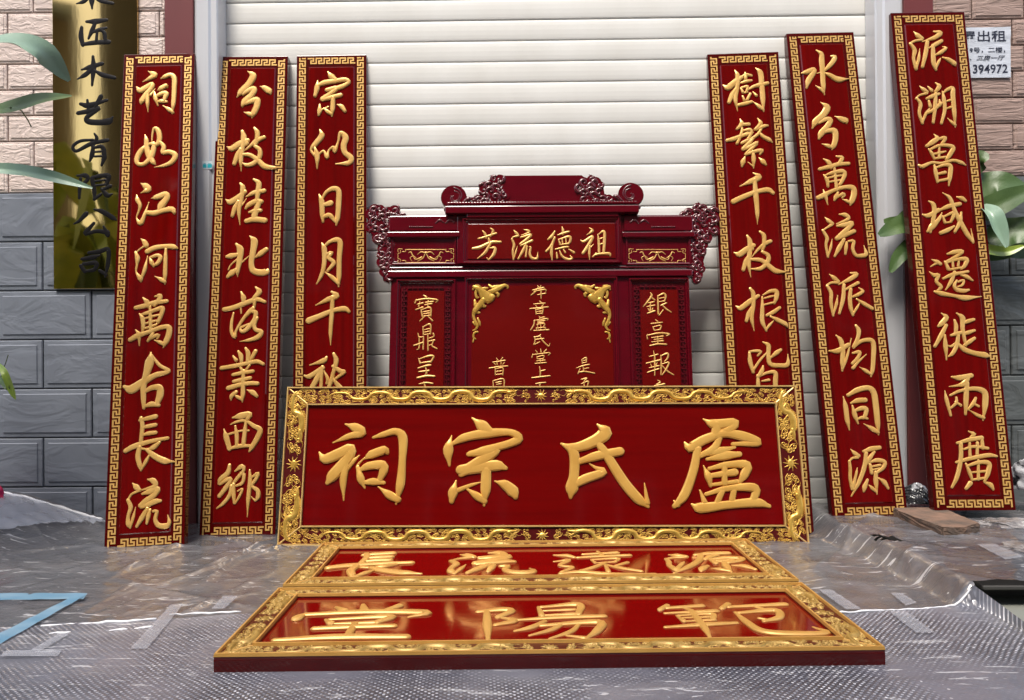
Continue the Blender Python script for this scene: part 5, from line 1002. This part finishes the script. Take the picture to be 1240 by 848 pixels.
for i in range(30):
    a = gp.uniform(0, 6.28); b = Vector((0, 0, gp.uniform(.5, 1.6))); rr = gp.uniform(.25, .55); x = math.cos(a) * rr - .12; y = math.sin(a) * rr
    if x + pl1.location.x > -.72 * (y + pl1.location.y) * 1.06: x = -abs(x)
    top = Vector((x * .7, y * .7, b.z + gp.uniform(.3, .6))); tip = Vector((x, y, b.z + gp.uniform(-.1, .45)))
    blade([tuple(b.lerp(top, .4)), tuple(top), tuple(top.lerp(tip, .5) + Vector((0, 0, .05))), tuple(tip)], gp.uniform(.14, .26), M['leaf'] if gp.random() < .35 else M['leaf_lime'], pl1, fold=.3, twist=gp.uniform(-1, 1), n=12)
    stem([(0, 0, .35), tuple(b), tuple(b.lerp(top, .4))], .008, pl1)
bm = bmesh.new(); bmesh.ops.create_cone(bm, cap_ends=True, segments=24, radius1=.17, radius2=.23, depth=.4, matrix=Matrix.Translation((0, 0, .2))); bmobj('pot', bm, M['pot'], pl1)
sp = empty('young_plant', loc=tuple(atY(-5, 500, 3.55))); tag(sp, 'small yellow green sprig against the grey tiles at the left edge', 'plant')
ls = lambda v: tuple(Vector(v) - sp.location)
blade([ls(atY(*p)) for p in ((-2, 440, 3.55), (6, 452, 3.5), (14, 472, 3.5), (19, 484, 3.5))], .035, M['leaf_lime'], sp, fold=.3)
blade([ls(atY(*p)) for p in ((-8, 455, 3.6), (2, 460, 3.55), (8, 468, 3.5), (12, 474, 3.5))], .03, M['leaf'], sp, fold=.3); stem([ls(atY(*p)) for p in ((-8, 560, 3.6), (-6, 480, 3.6), (4, 448, 3.55), (10, 430, 3.5))], .002, sp)
p2 = empty('broad_leaved_plant', loc=(2.17, 3.66, .08)); tag(p2, 'broad leaved green plant behind the rightmost couplet board', 'plant')
lq = lambda v: tuple(Vector(v) - p2.location)
def B_(pts, w, m, **k): return blade([lq(atY(*p)) for p in pts], w, m, p2, kind='broad', **k)
B_([(1128, 262, 3.70), (1108, 268, 3.70), (1085, 275, 3.68), (1064, 285, 3.66)], .12, M['leaf'], fold=.15, wav=.04)
B_([(1122, 280, 3.70), (1105, 295, 3.69), (1088, 312, 3.68), (1078, 330, 3.66)], .09, M['leaf'], fold=.15, wav=.03)
B_([(1180, 262, 3.68), (1200, 252, 3.66), (1225, 240, 3.62), (1262, 226, 3.55)], .14, M['leaf'], fold=.2, wav=.03)
B_([(1188, 250, 3.66), (1200, 262, 3.6), (1208, 280, 3.58), (1218, 300, 3.56)], .10, M['leaf_pale'], fold=.7, wav=.02)
B_([(1195, 290, 3.68), (1220, 282, 3.66), (1245, 278, 3.62), (1275, 272, 3.6)], .17, M['leaf'], fold=.15, wav=.04)
B_([(1180, 295, 3.66), (1198, 303, 3.62), (1218, 305, 3.6), (1240, 298, 3.58)], .065, M['leaf_lime'], fold=.3, wav=.02)
B_([(1176, 240, 3.70), (1196, 225, 3.70), (1216, 222, 3.68), (1250, 232, 3.66)], .16, M['leaf'], fold=.1, wav=.05)
B_([(1190, 310, 3.72), (1215, 300, 3.70), (1238, 302, 3.68), (1262, 310, 3.66)], .15, M['leaf'], fold=.1, wav=.04)
B_([(1120, 250, 3.72), (1104, 262, 3.72), (1090, 270, 3.71), (1070, 268, 3.70)], .11, M['leaf'], fold=.1, wav=.05)
B_([(1172, 215, 3.7), (1180, 200, 3.7), (1188, 192, 3.68), (1198, 190, 3.66)], .12, M['leaf'], fold=.1, wav=.02)
for q_ in ((1128, 262, 3.70), (1122, 280, 3.7), (1180, 262, 3.68), (1188, 250, 3.66), (1195, 290, 3.68), (1180, 295, 3.66), (1172, 215, 3.7)):
    e = Vector(lq(atY(*q_))); stem([(0, .03, 0), (.01, .04, .5), (e.x * .5, .06, e.z - .12), tuple(e)], .006, p2)
